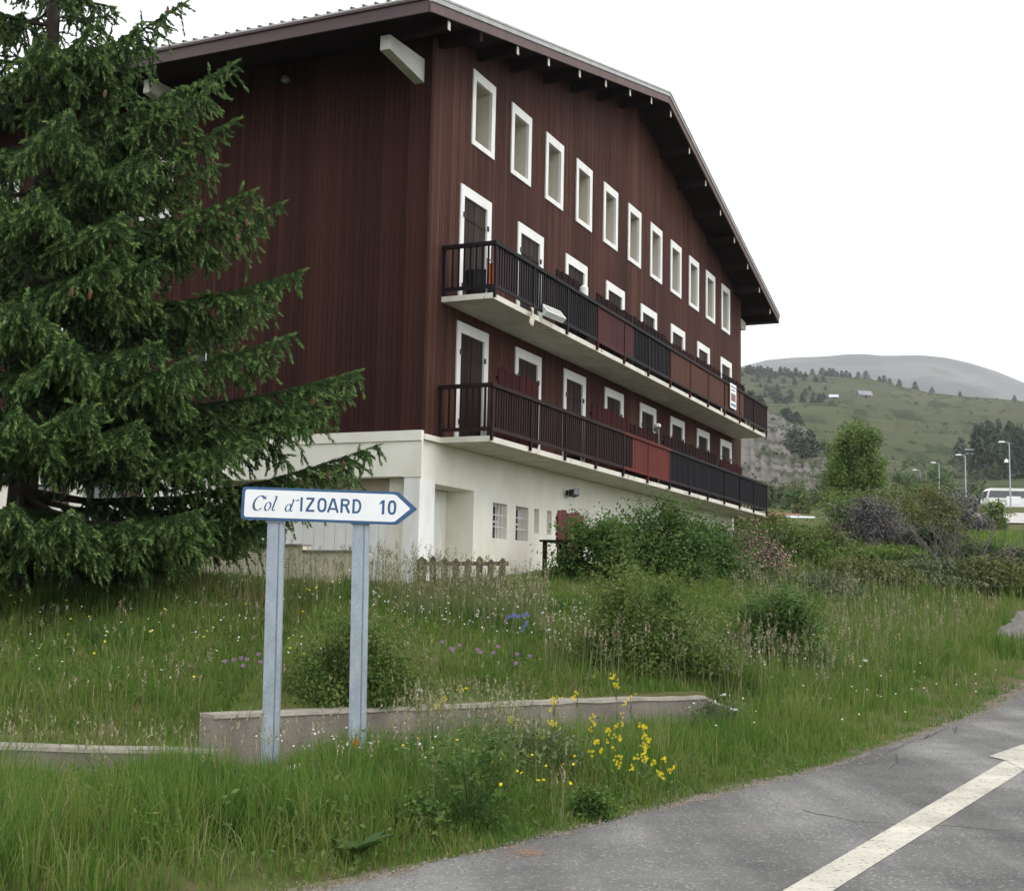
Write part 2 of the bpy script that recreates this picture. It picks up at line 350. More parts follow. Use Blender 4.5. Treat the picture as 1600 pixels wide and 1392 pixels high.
# ------------------------------------------------------------------ retaining wall of the verge
rw = empty('retaining_wall', (-2.9, 11.5, 0)); tag(rw, 'low weathered concrete retaining wall stepped beside the sign posts', 'wall')
def wall_run(name, pts, th, mt, zlo):
    """pts: (x,y,ztop)"""
    m = MB(); c = MB(); k = len(pts)
    for i in range(k-1):
        for j in range(6):
            P = [Vector(pts[i]).lerp(Vector(pts[i+1]), f_) for f_ in (j/6, (j+1)/6)]
            d = (Vector(pts[i+1])-Vector(pts[i])); nrm = Vector((-d.y, d.x, 0)).normalized()
            w = [.012*float(pnoise(p.x*3, p.y*3, .5)) for p in P]
            A = [P[0]+Vector((0,0,w[0])), P[1]+Vector((0,0,w[1]))]
            m.hexa([Vector((A[0].x, A[0].y, zlo)), Vector((A[1].x, A[1].y, zlo)), Vector((A[1].x, A[1].y, zlo))+nrm*th, Vector((A[0].x, A[0].y, zlo))+nrm*th,
                    A[0]-Vector((0,0,.035)), A[1]-Vector((0,0,.035)), A[1]+nrm*th-Vector((0,0,.035)), A[0]+nrm*th-Vector((0,0,.035))])
            o_ = nrm*.012
            c.hexa([A[0]+o_*-1-Vector((0,0,.034)), A[1]-o_-Vector((0,0,.034)), A[1]+nrm*th-Vector((0,0,.034)), A[0]+nrm*th-Vector((0,0,.034)),
                    A[0]+o_*.5, A[1]+o_*.5, A[1]+nrm*th, A[0]+nrm*th])
    w_ = m.build(name, m_wallc, rw); w_.location = -rw.location
    cp = c.build('coping', m_coping, w_)
wall_run('low_section', [(-16, 11.75, .19), (-9, 11.66, .19), (-2.58, 11.50, .184)], .26, m_wallc, -.4)
wall_run('high_section', [(-2.60, 11.58, .486), (-1.434, 12.6, .468), (-.599, 13.3, .462), (.762, 14.3, .468), (2.36, 15.41, .45), (2.9, 15.8, .22)], .26, m_wallc, -.4)

def ground_depth(px, py, d0=6., d1=130.):
    """depth at which the ray through a photograph pixel first meets the ground"""
    a = at(px, py, 1.); D = np.arange(d0, d1, .1); z = EYE+(a.z-EYE)*D; hit = np.nonzero(z <= zg(a.x*D, D))[0]
    return float(D[hit[0]]) if len(hit) else None

# ------------------------------------------------------------------ the chalet (local: x along the balcony front, y into the depth, z from the lower balcony's underside)
XE, YD, OV, VG, ZE, XA, ZA = 23.41, 13.6, 1.865, .96, 7.28, 11.85, 10.69
def zroof(x): return ZE+(ZA-ZE)*((x+OV)/(XA+OV) if x < XA else (XE+OV-x)/(XE+OV-XA))
ch = empty('chalet', BLOC, BH); tag(ch, 'large brown wood clad chalet block with two long balconies and white window frames', 'building')
WINS = [(1.697+1.9049*i, 1.062, 6.194, 7.772) for i in range(11)]
MID = [(1.281+2.7647*i, 1.407, 2.81, 5.246) for i in range(8)]
LOW = [(1.281+2.7647*i, 1.407, .11, 2.484) for i in range(8)]
def rect_cols(x0, x1, zb, ztop, ops):
    """solid z intervals of a strip x0..x1"""
    c = (x0+x1)/2; iv = [(zb, ztop)]
    for ox, ow, oz0, oz1 in ops:
        if ox < c < ox+ow:
            nv = []
            for a, b in iv:
                if oz0 > a: nv.append((a, min(b, oz0)))
                if oz1 < b: nv.append((max(a, oz1), b))
            iv = [(a, b) for a, b in nv if b-a > .01]
    return iv
ops_f = [(x+.07, w-.14, z0+(.05 if z0 > 6 else -.06), z1-.07) for x, w, z0, z1 in WINS+MID+LOW]
pitch = .1115
cl = MB(); k = 0; x = .0
while x < XE-.02:
    x1 = min(x+pitch-.008, XE); t = random.random()**1.6*.9
    for a, b in rect_cols(x, x1, .05, 99, ops_f):
        ta = b if b < 90 else zroof(x); tb = b if b < 90 else zroof(x1)
        cl.hexa([(x,-.022,a),(x1,-.022,a),(x1,.02,a),(x,.02,a),(x,-.022,ta),(x1,-.022,tb),(x1,.02,tb),(x,.02,ta)], t)
    x += pitch
tag(cl.build('front_cladding', m_wood, ch), kind='stuff')
# backing behind the boards, in strips between the openings
bk = MB(); edges = sorted({0., XE, XA}|{v for o in ops_f for v in (o[0], o[0]+o[1])})
for a, b in zip(edges, edges[1:]):
    if b-a < .005: continue
    for z0, z1 in rect_cols(a, b, 0., 99, ops_f):
        bk.quad((a,.018,z0),(b,.018,z0),(b,.018,z1 if z1 < 90 else zroof(b)),(a,.018,z1 if z1 < 90 else zroof(a)))
bk.quad((.03,.018,0),(.03,.018,zroof(.03)),(.03,YD,zroof(.03)),(.03,YD,0))
bk.quad((XE,.018,0),(XE,YD,0),(XE,YD,zroof(XE)),(XE,.018,zroof(XE)))
bk.add([(0,YD,0),(XE,YD,0),(XE,YD,zroof(XE)),(XA,YD,ZA),(0,YD,zroof(0))], [(0,4,3,2,1)])
bk.quad((0,.02,.0),(0,YD,.0),(XE,YD,.0),(XE,.02,.0))
bk.build('wall', m_dark, ch)
# left side: single planks
LWIN = [(6.02, 1.5, 4.82, 6.13), (10.3, 1.5, 4.82, 6.13), (4.9, .22, 1.55, 2.15), (7.4, 1.5, 1.6, 2.9)]     # y, width, z0, z1
ops_l = [(y+.06, w-.12, z0+.06, z1-.06) for y, w, z0, z1 in LWIN]
ztl = zroof(0)-.02; full = None; y = .0
while y < YD-.02:
    y1 = y+pitch-.008; iv = rect_cols(y, y1, .16, ztl, ops_l)
    if len(iv) == 1 and iv[0] == (.16, ztl):
        if full is None: full = MB().box(-.024, .025, 0, pitch-.008, .16, ztl).mesh('plank')
        o = link('plank', full, m_wood, ch); o.location = (0, y, 0)
    else:
        for a, b in iv: link('plank', MB().box(-.024, .025, 0, pitch-.008, a, b).mesh('plank'), m_wood, ch).location = (0, y, 0)
    y += pitch
MB().box(-.034, .06, -.034, -.0225, .16, zroof(0)-.05).box(-.034, -.025, -.0225, .07, .16, zroof(0)-.05).build('corner_board', m_wood, ch)
# ------- windows of the top row: white surround, deep cream reveal, sash
def frame(x, w, z0, z1, l, r, t, bt, y0=-.05, y1=.02):
    m = MB(); m.box(x, x+l, y0, y1, z0, z1); m.box(x+w-r, x+w, y0, y1, z0, z1); m.box(x+l, x+w-r, y0, y1, z1-t, z1)
    if bt: m.box(x+l, x+w-r, y0, y1, z0, z0+bt)
    return m
f0 = frame(0, 1.062, 0, 1.578, .14, .165, .20, .115).mesh('window')
rv_ = MB(); xa_, xb_, za_, zb_ = .138, 1.062-.163, .113, 1.578-.198
rv_.quad((xa_,-.045,za_),(xa_,.40,za_),(xa_,.40,zb_),(xa_,-.045,zb_)); rv_.quad((xb_,-.045,za_),(xb_,-.045,zb_),(xb_,.40,zb_),(xb_,.40,za_))
rv_.quad((xa_,-.045,zb_),(xa_,.40,zb_),(xb_,.40,zb_),(xb_,-.045,zb_)); rv_.quad((xa_,-.045,za_),(xb_,-.045,za_),(xb_,.40,za_),(xa_,.40,za_))
rv_ = rv_.mesh('reveal')
ss_ = MB().box(xa_, xa_+.07, .36, .42, za_, zb_).box(xb_-.07, xb_, .36, .42, za_, zb_).box(xa_+.07, xb_-.07, .36, .42, zb_-.08, zb_).box(xa_+.07, xb_-.07, .36, .42, za_, za_+.08).box(.50, .56, .361, .419, za_+.08, zb_-.08).mesh('sash')
pn_ = MB().quad((xa_+.05,.40,za_+.05),(xb_-.05,.40,za_+.05),(xb_-.05,.40,zb_-.05),(xa_+.05,.40,zb_-.05)).mesh('pane')
sh_open = MB().box(xa_+.005, xa_+.05, .02, .36, za_+.06, zb_-.20).box(xa_+.05, xa_+.07, .05, .09, za_+.14, za_+.20).mesh('shutter')
for i, (x, w, z0, z1) in enumerate(WINS):
    f = link('window', f0, m_white, ch); f.location = (x, 0, z0)
    for nm, me, mm in (('reveal', rv_, m_reveal), ('sash', ss_, m_sash), ('pane', pn_, m_glass), ('shutter', sh_open, m_sash)): link(nm, me, mm, f)
# ------- balcony doors with closed shutters
def doorset(h):
    f = frame(0, 1.407, 0, h, .155, .20, .21, 0).mesh('balcony_door'); m = []
    a, b = .157, 1.407-.202; c = (a+b)/2
    for q0, q1 in ((a, c-.006), (c+.006, b)):
        s = MB(); n = 4; wd = (q1-q0)/n
        for i in range(n): s.box(q0+i*wd+.002, q0+(i+1)*wd-.002, -.012+.004*(i % 2), .03, .02, h-.212, random.random()*.8)
        s.box(q0+.02, q1-.02, -.022, -.0125, .35, .43, .2).box(q0+.02, q1-.02, -.022, -.0125, h-.65, h-.57, .2)
        m.append(s.mesh('shutter'))
    hg = [MB().box(q_, q_+.05, -.075, -.051, zz_-.05, zz_+.05).mesh('hinge') for zz_ in (.4, h-.6) for q_ in (b, a-.05)]
    th = MB().box(.155, 1.407-.2, -.03, .05, 0, .018).mesh('threshold')
    return f, m, hg, th
dU, dL = doorset(MID[0][3]-MID[0][2]), doorset(LOW[0][3]-LOW[0][2])
for ds, lst in ((dU, MID), (dL, LOW)):
    for i, (x, w, z0, z1) in enumerate(lst):
        f = link('balcony_door', ds[0], m_white, ch); f.location = (x, 0, z0)
        for s in ds[1]: link('shutter', s, m_shut, f)
        [link('hinge', g_, m_black, f) for g_ in ds[2]]; link('threshold', ds[3], m_conc, f)
        link('lining', MB().quad((.15,.032,0),(1.25,.032,0),(1.25,.032,z1-z0),(.15,.032,z1-z0)).mesh('lining'), m_dark, f)
# ------- side windows
for i, (y, w, z0, z1) in enumerate(LWIN):
    if w < .5:
        f = MB().box(-.03, .02, y, y+w, z0, z1).build('meter_box', m_black, ch); MB().box(-.05, -.031, y+.02, y+.05, z0, z1-.1).build('conduit', m_white, f); continue
    m = MB(); m.box(-.05,.02,y,y+.15,z0,z1); m.box(-.05,.02,y+w-.15,y+w,z0,z1); m.box(-.05,.02,y+.15,y+w-.15,z1-.16,z1); m.box(-.05,.02,y+.15,y+w-.15,z0,z0+.13)
    f = m.build('window', m_white, ch)
    MB().quad((.10,y+.1,z0+.1),(.10,y+.1,z1-.1),(.10,y+w-.1,z1-.1),(.10,y+w-.1,z0+.1)).build('pane', m_glass, f)
    MB().box(.04,.09,y+.15,y+.21,z0+.13,z1-.16).box(.04,.09,y+w-.21,y+w-.15,z0+.13,z1-.16).box(.04,.09,y+w/2-.03,y+w/2+.03,z0+.13,z1-.16).build('sash', m_sash, f)
    MB().box(.0,.10,y+.14,y+.152,z0+.12,z1-.15).box(.0,.10,y+w-.152,y+w-.14,z0+.12,z1-.15).build('reveal', m_reveal, f)
# ------- roof
TH = .25
def slope(xa0, za0, xa1, za1, name, mt, dz0, dz1, y0, y1, parent=ch):
    return MB().hexa([(xa0,y0,za0+dz0),(xa1,y0,za1+dz0),(xa1,y1,za1+dz0),(xa0,y1,za0+dz0),(xa0,y0,za0+dz1),(xa1,y0,za1+dz1),(xa1,y1,za1+dz1),(xa0,y1,za0+dz1)]).build(name, mt, parent)
Y0, Y1 = -VG, YD+VG
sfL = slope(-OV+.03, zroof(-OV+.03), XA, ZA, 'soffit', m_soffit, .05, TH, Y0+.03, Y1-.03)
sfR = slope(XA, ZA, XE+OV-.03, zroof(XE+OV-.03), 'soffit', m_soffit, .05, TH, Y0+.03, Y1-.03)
rfL = slope(-OV-.03, ZE-.007, XA, ZA, 'roof', m_sheet, TH+.001, TH+.045, Y0-.05, Y1+.05)
rfR = slope(XA, ZA, XE+OV+.03, ZE-.007, 'roof', m_sheet, TH+.001, TH+.045, Y0-.05, Y1+.05)
rb = MB(); yy_ = Y0+.1
while yy_ < Y1:
    for xa0, xa1 in ((-OV-.04, XA-.05), (XA+.05, XE+OV+.04)):
        z_0, z_1 = zroof(max(-OV, min(XE+OV, xa0)))+TH+.044, zroof(max(-OV, min(XE+OV, xa1)))+TH+.044
        rb.hexa([(xa0,yy_-.03,z_0),(xa1,yy_-.03,z_1),(xa1,yy_+.03,z_1),(xa0,yy_+.03,z_0),(xa0,yy_-.014,z_0+.035),(xa1,yy_-.014,z_1+.035),(xa1,yy_+.014,z_1+.035),(xa0,yy_+.014,z_0+.035)])
    yy_ += .25
rb.build('roof_rib', m_ribs, ch)
MB().box(-OV-.012, -OV+.028, Y0+.035, Y1-.035, ZE-.03, ZE+TH-.005).build('fascia', m_fascia, ch)
MB().box(-OV-.05, -OV-.0125, Y0+.04, Y1-.04, ZE+TH-.055, ZE+TH-.006).build('gutter_edge', m_fascia, ch)
MB().box(XE+OV-.028, XE+OV+.012, Y0+.035, Y1-.035, ZE-.03, ZE+TH-.005).build('fascia', m_fascia, ch)
def barge(xa0, xa1, y0, y1, d0, d1, nm, mt, parts=4):
    for i in range(parts):
        p, q = xa0+(xa1-xa0)*i/parts+.003, xa0+(xa1-xa0)*(i+1)/parts-.003
        MB().hexa([(p,y0,zroof(p)+d0),(q,y0,zroof(q)+d0),(q,y1,zroof(q)+d0),(p,y1,zroof(p)+d0),(p,y0,zroof(p)+d1),(q,y0,zroof(q)+d1),(q,y1,zroof(q)+d1),(p,y1,zroof(p)+d1)]).build(nm, mt, ch)
barge(-OV, XA, Y0-.012, Y0+.028, -.03, .155, 'barge_board', m_barge); barge(XA, XE+OV, Y0-.012, Y0+.028, -.03, .155, 'barge_board', m_barge)
barge(-OV, XA, Y0-.035, Y0+.027, .157, TH, 'verge_flashing', m_sheet, 3); barge(XA, XE+OV, Y0-.035, Y0+.027, .157, TH, 'verge_flashing', m_sheet, 3)
# purlins under the verge, ends painted pale
PX = [-1.05, .28, 1.95, 3.55, 5.35, 7.05, 8.8, 10.5, 12.2, 14.0, 15.72, 17.4, 19.1, 20.85, 22.5, 24.1]
for i, x in enumerate(PX):
    zt = zroof(x)+.05-(.013 if 0 < i < 15 else .03)
    p = MB().box(x-.055, x+.055, Y0+.06, -.0, zt-.24, zt).build('purlin', m_soffit, ch)
    if i != 1: MB().box(x-.05, x+.05, Y0+.052, Y0+.0595, zt-.235, zt-.075).build('purlin_end', m_brk, p)
# tapered concrete brackets under the eaves
for y in (.14, 5.58, 11.02):
    for sx in (0, 1):
        m = MB(); X = (lambda u: -u) if sx == 0 else (lambda u: XE+u)
        zt0, zt1 = 7.30, 7.235
        pts = [(X(-.1),y,6.82),(X(1.35),y,6.965),(X(1.35),y+.2,6.965),(X(-.1),y+.2,6.82),(X(-.1),y,zt0),(X(1.35),y,zt1),(X(1.35),y+.2,zt1),(X(-.1),y+.2,zt0)]
        m.hexa(pts); m.build('eave_bracket', m_brk, ch)
# ------- balconies
BX0, BX1, BY = .612, 22.536, 1.107
sp_ = (BX1-BX0)/12
def balcony(z, cols, screens, nm):
    s = MB().box(BX0, BX1, -BY, .0, z, z+.104).build('balcony', m_conc, ch)
    zt = z+.104; nxt = BX0
    def colour(x):
        for lim, mm in cols:
            if x < lim: return mm
        return cols[-1][1]
    for i in range(13):
        x = BX0+sp_*i; x = min(max(x, BX0+.03), BX1-.03)
        p = MB().box(x-.03, x+.03, -BY-.052, -BY-.004, z+.02, zt+.92).build('rail_post', colour(x-.1 if i == 12 else x+.02), s)
        MB().box(x-.018, x+.018, -BY-.056, -BY-.0525, z+.0, z+.05).build('bolt_plate', mat_rust, p)
    for i in range(12):
        a, b = BX0+sp_*i+.002, BX0+sp_*(i+1)-.002
        if i == 0: a -= .06
        if i == 11: b += .05
        mm = colour((a+b)/2) if colour((a+b)/2) is not m_rred else m_rred
        MB().box(a, b, -BY-.075, -BY+.045, zt+.915, zt+.985).build('handrail', mm if mm not in (m_rorange, m_rrust) else m_rbrown, s)
        MB().box(a+.06 if i == 0 else a+.04, b-.04, -BY-.045, -BY-.006, zt+.10, zt+.17).build('bottom_rail', mm if mm is not m_rorange else m_rbrown, s)
    meshes = {}
    rest = MB(); x = BX0+.115; prev = None
    while x < BX1-.05:
        mm = colour(x); wide = mm in (m_rorange, m_rred, m_rrust)
        w = .098 if wide else .044
        if abs(((x-BX0+sp_/2) % sp_)-sp_/2) > .06:
            if x < 11.5:
                if w not in meshes: meshes[w] = MB().box(-w/2, w/2, -BY-.036, -BY-.012, .172, .914).mesh('baluster')
                me = meshes[w] if mm is None else None
                key = (w, mm.name)
                if key not in meshes: meshes[key] = MB().box(-w/2, w/2, -BY-.036, -BY-.012, .172, .914).mesh('baluster')
                o = link('baluster', meshes[key], mm, s); o.location = (x, 0, zt)
            else:
                if prev is not None and prev is not mm and rest.v: tag(rest.build('baluster_row', prev, s), kind='stuff'); rest = MB()
                rest.box(x-w/2, x+w/2, -BY-.036, -BY-.012, zt+.172, zt+.914); prev = mm
        x += .1146
    if rest.v: tag(rest.build('baluster_row', prev, s), kind='stuff')
    c0 = cols[0][1]
    for X in (BX0, BX1):
        e = 1 if X == BX0 else -1
        MB().box(X-.05 if e > 0 else X-.04, X+.04 if e > 0 else X+.05, -BY+.046, -.03, zt+.915, zt+.985).build('handrail', c0 if e > 0 else cols[-1][1], s)
        MB().box(X+.005*e, X+.045*e, -BY+.02, -.03, zt+.10, zt+.17).build('bottom_rail', c0 if e > 0 else cols[-1][1], s)
        MB().box(X, X+.06*e, -.09, -.026, zt+.001, zt+.914).build('rail_post', c0 if e > 0 else cols[-1][1], s)
        for j in range(7):
            yy2 = -BY+.12+j*.125; MB().box(X+.012*e, X+.036*e, yy2-.018, yy2+.018, zt+.172, zt+.914).build('baluster', c0 if e > 0 else cols[-1][1], s)
    for (a, b, zh, yy2, tnt) in screens:
        m = MB(); x = a; j = 0
        while x < b-.05:
            w = min(random.uniform(.14, .2), b-x); h = zh+random.uniform(-.035, .02)
            m.box(x+.004, x+w-.004, yy2+.008*(j % 2), yy2+.024+.008*(j % 2), zt+.03, h, min(1, max(0, tnt+random.uniform(-.25, .25)))); x += w; j += 1
        m.box(a+.02, b-.02, yy2+.033, yy2+.07, zh-.25, zh-.18, .1); m.box(a+.02, b-.02, yy2+.033, yy2+.07, zt+.3, zt+.37, .1)
        m.build('privacy_screen', m_screen, s)
    return s
mat_rust = mat('rust_stain', (.24,.12,.06), (.36,.27,.2), .9, 30)
balU = balcony(2.70, [(6.05, m_rblack), (8.6, m_rrust), (11.5, m_rblack), (19.4, m_rorange), (99, m_rbrown)],
    [(4.3,6.3,4.19,-.86,.1),(6.8,9.35,4.22,-.84,.0),(9.42,12.1,4.20,-.86,.0),(12.25,15.1,4.18,-.8,.3),(15.25,17.9,4.22,-.8,.3),(18.0,20.75,4.20,-.84,.1)], 'upper')
balL = balcony(0., [(8.6, m_rbrown), (11.5, m_rred), (99, m_rblack)],
    [(1.6,3.6,1.585,-.8,.6),(6.7,9.35,1.59,-.8,.6),(9.4,11.65,1.50,-.8,.3),(12.15,17.45,1.56,-.8,.0),(17.85,20.5,1.5,-.8,.4)], 'lower')
# ------- ground floor
GZ0 = -3.2
LED = MB().box(-.09, .02, -.05, YD, -.03, .16).box(.02, BX0-.003, -.09, -.0235, -.0, .10).build('ledge', m_render, ch)
gops = [(.61, 1.66, GZ0, -.77), (3.15, .72, -1.66, -.93), (4.31, .68, -1.65, -.92), (5.31, .27, -1.45, -.91), (6.03, .28, -1.44, -.9), (6.55, .78, -1.7, -.93), (7.8, .66, -1.65, -.9), (10., .9, -1.6, -.8), (13., .9, -1.5, -.7)]
gm = MB(); ed = sorted({0., XE-1.05}|{v for o in gops for v in (o[0], o[0]+o[1])})
for a, b in zip(ed, ed[1:]):
    for z0, z1 in rect_cols(a, b, GZ0, -.003, gops): gm.quad((a,0,z0),(b,0,z0),(b,0,z1),(a,0,z1))
for (x, w, z0, z1) in gops:                      # reveals
    dp = .62 if w > 1.5 else .26
    gm.quad((x,0,z0),(x,dp,z0),(x,dp,z1),(x,0,z1)); gm.quad((x+w,0,z0),(x+w,0,z1),(x+w,dp,z1),(x+w,dp,z0)); gm.quad((x,0,z1),(x,dp,z1),(x+w,dp,z1),(x+w,0,z1)); gm.quad((x,0,z0),(x+w,0,z0),(x+w,dp,z0),(x,dp,z0))
gl = [(.32, 4.3, GZ0, -.69), (7.0, 1.0, -1.15, -.28), (8.9, 1.0, -1.15, -.28)]
ed = sorted({0., YD}|{v for o in gl for v in (o[0], o[0]+o[1])})
for a, b in zip(ed, ed[1:]):
    for z0, z1 in rect_cols(a, b, GZ0, -.031, gl): gm.quad((0,a,z0),(0,a,z1),(0,b,z1),(0,b,z0))
for (y, w, z0, z1) in gl:
    dp = .3 if w > 2 else .2
    gm.quad((0,y,z0),(0,y,z1),(dp,y,z1),(dp,y,z0)); gm.quad((0,y+w,z0),(dp,y+w,z0),(dp,y+w,z1),(0,y+w,z1)); gm.quad((0,y,z1),(0,y+w,z1),(dp,y+w,z1),(dp,y,z1)); gm.quad((0,y,z0),(dp,y,z0),(dp,y+w,z0),(0,y+w,z0))
gm.quad((XE-1.05,0,GZ0),(XE-1.05,YD,GZ0),(XE-1.05,YD,0),(XE-1.05,0,0)); gm.quad((0,YD,GZ0),(0,YD,0),(XE-1.05,YD,0),(XE-1.05,YD,GZ0))
gm.build('ground_floor_wall', m_render, ch)
MB().box(-.06, .0-.002, -.06, .34, -.70, -.032).box(-.06, -.002, .34, YD, -.685, -.032).build('lintel_beam', m_render, ch)
MB().box(-.045, -.003, -.03, .30, GZ0, -.702).box(-.002, .55, -.03, -.002, GZ0, -.74).build('corner_pillar', m_white, ch)
MB().box(XE-1.0, XE-.72, .05, .35, GZ0, -.003).build('corner_pillar', m_white, ch)
# garage doors on the left side: vertical boards with a tan head strip
gd = MB().box(.31, .34, .75, 4.6, GZ0, -.70).build('garage_door', m_reveal, ch)
yb = .76
while yb < 4.5:
    MB().box(.285, .309, yb+.004, yb+.236, -2.6, -.98).build('door_board', m_white, gd); yb += .24
MB().box(.27, .3095, .75, 4.6, -.975, -.70).build('head_strip', mat('tan_board', (.46,.40,.31), (.38,.33,.25), .8), gd)
MB().box(.2, .309, .33, .747, GZ0, -.70).build('door_jamb', m_render, gd)
# entrance door deep in the front recess
ed_ = MB().box(.62, 2.26, .60, .64, GZ0, -.78).build('entrance_door', m_render, ch)
MB().box(.66, 1.38, .575, .599, -2.6, -.84).build('door_leaf', m_white, ed_); MB().box(1.39, 2.05, .575, .599, -2.6, -.84).build('door_leaf', m_white, ed_)
# small barred windows
for (x, w, z0, z1) in gops[1:]:
    p = MB().quad((x,.24,z0),(x+w,.24,z0),(x+w,.24,z1),(x,.24,z1)).build('cellar_window', m_glass if w > .5 else m_reveal, ch)
    if w > .5:
        MB().box(x,x+.05,.2,.239,z0,z1).box(x+w-.05,x+w,.2,.239,z0,z1).box(x+w/2-.025,x+w/2+.025,.2,.239,z0,z1).box(x+.05,x+w-.05,.2,.238,z1-.05,z1).box(x+.05,x+w-.05,.2,.238,(z0+z1)/2-.02,(z0+z1)/2+.02).build('sash', m_white, p)
        gb = MB()
        for j in range(4): gb.tube([(x+w*(j+.8)/4.6, .06, z0), (x+w*(j+.8)/4.6, .06, z1)], .011, 5)
        for j in range(2): gb.tube([(x, .058, z0+(z1-z0)*(j+1)/3), (x+w, .058, z0+(z1-z0)*(j+1)/3)], .011, 5)
        gb.build('grille', m_white, p)
for (y, w, z0, z1) in gl[1:]:
    p = MB().quad((.18,y,z0),(.18,y,z1),(.18,y+w,z1),(.18,y+w,z0)).build('cellar_window', m_glass, ch)
    MB().box(-.035,-.004,y-.55,y-.02,z0,z1).build('shutter', mat_red if False else m_sash, p)
MB().quad((0,0,GZ0+.02),(0,YD,GZ0+.02),(XE-1.05,YD,GZ0+.02),(XE-1.05,0,GZ0+.02)).build('floor_slab', m_conc, ch)

# ------------------------------------------------------------------ things on and about the chalet
def thing(name, x, y, z, label, cat, group=None, rz=0): 
    o = empty(name, B(x, y, z), BH+rz); return tag(o, label, cat, group)
t = thing('floodlight', 7.17, -.02, -.41, 'black floodlight on the white ground floor wall under the lower balcony', 'floodlight')
MB().box(-.02,.02,-.02,.02,-.06,.06).tube([(0,-.02,0),(0,-.12,.0)], .018, 6).build('arm', m_black, t)
MB().hexa([(-.16,-.10,-.10),(.13,-.14,-.11),(.13,-.26,-.06),(-.16,-.22,-.05),(-.16,-.10,.05),(.13,-.14,.07),(.13,-.26,.10),(-.16,-.22,.07)]).build('lamp_head', m_black, t)
MB().quad((-.13,-.226,-.045),(.11,-.258,-.05),(.11,-.262,.085),(-.13,-.229,.06)).build('lens', m_glass, t)
t = thing('wall_lamp', -.03, 3.28, 7.36, 'small grey lamp high on the brown side wall under the eave', 'lamp')
MB().box(-.03,.01,-.06,.06,-.05,.05).build('bracket', m_galv, t); MB().lathe([(.05,-.07),(.085,-.03),(.07,.05),(.03,.07)], 8, (-.09,-.02,-.02)).build('lamp_head', m_galv, t)
t = thing('plastic_tub', 1.05, -.62, 2.806, 'black plastic tub on the near end of the upper balcony', 'tub')
MB().lathe([(.22,0),(.26,.12),(.30,.48),(.32,.49),(.32,.52),(.28,.52)], 14).build('shell', m_black, t); MB().lathe([(.27,.45),(.0,.451)], 14).build('filling', m_soil, t)
t = thing('deck_chair', .95, -.93, 2.806, 'folded orange striped chair behind the upper balcony corner rails', 'chair')
for j in range(4): MB().box(-.2+j*.09,-.14+j*.09,-.02,.0,.18,.62).build('strip', m_orange if j % 2 == 0 else m_rbrown, t)
MB().tube([(-.23,.01,0),(-.23,.01,.7)], .014, 6).tube([(.17,.01,0),(.17,.01,.7)], .014, 6).tube([(-.23,.01,.69),(.17,.01,.69)], .014, 6).build('frame', m_galv, t)
t = thing('plastic_crate', 3.2, -BY-.16, 2.98, 'white plastic crate hanging tilted outside the upper balcony railing', 'crate'); t.rotation_euler = (rad(-42), rad(4), BH-.25)
for j in range(6): MB().box(-.27+j*.1,-.235+j*.1,0,.015,-.10,.10).build('slat', m_white, t)
MB().box(-.30,.30,-.01,.12,.10,.125).box(-.30,.30,-.01,.12,-.125,-.10).box(-.325,-.30,-.01,.12,-.125,.125).box(.30,.325,-.01,.12,-.125,.125).build('rim', m_white, t)
t = tag(MB().add([(x*.07-.05+.02*math.sin(x*3+z), -.03*math.sin(x*2.2+z*1.3), -z*.075) for z in range(6) for x in range(3)], [(z*3+x, z*3+x+1, z*3+x+4, z*3+x+3) for z in range(5) for x in range(2)]).build('rag', m_reveal, None, True), 'pale rag hanging from the slab edge of the upper balcony', 'cloth')
t.location = B(2.25, -BY-.08, 2.86); t.rotation_euler = (0, 0, BH); md = t.modifiers.new('thick', 'SOLIDIFY'); md.thickness = .012
# poster hung on the orange-brown railing near the far end
t = thing('railing_poster', 17.85, -BY-.085, 3.06, 'white rectangular poster with blue lines and red picture on the upper railing', 'poster')
MB().box(-.36,.36,-.006,.004,-.02,.74).build('panel', m_signw, t)
MB().box(-.27,.27,-.009,-.0065,.20,.44).build('picture', mat('poster_red', (.30,.10,.07), (.12,.10,.12), .6, 9), t)
pb = MB()
for j, (a, b) in enumerate(((-.3,.3),(-.24,.22))): pb.box(a, b, -.0095, -.0066, .62-j*.1, .67-j*.1)
pb.box(-.28,.28,-.0095,-.0066,.04,.14); pb.build('print', m_signb, t)
t = thing('plastic_can', 5.6, -.98, 2.806, 'white plastic can raised on a stand by the screen on the upper balcony', 'can')
MB().lathe([(.09,.99),(.10,1.0),(.10,1.24),(.08,1.27),(.04,1.29),(.04,1.32),(.02,1.325)], 12).build('body', m_white, t); MB().box(-.1,.1,-.1,.1,0,.99).build('stand', m_rbrown, t)
t = thing('yellow_shutter', 15.15, -.06, 1.2, 'pale yellow folded shutter beside a lower balcony door', 'shutter')
for j in range(3): MB().box(-.22+j*.13,-.10+j*.13,-.04,-.01,-.4,.62).build('board', mat('yellow_wood%d' % j, (.52,.33,.13), (.42,.26,.1), .7, 4), t)
t = thing('parasol_post', 11.85, -.7, .11, 'pale weathered post with bottle lamp between screens on the lower balcony', 'post')
MB().tube([(0,0,0),(0,0,1.62)], .06, 8).build('shaft', m_twig, t); MB().lathe([(.09,1.6),(.10,1.62),(.10,1.66),(.06,1.7)], 8).build('cap', m_conc, t)
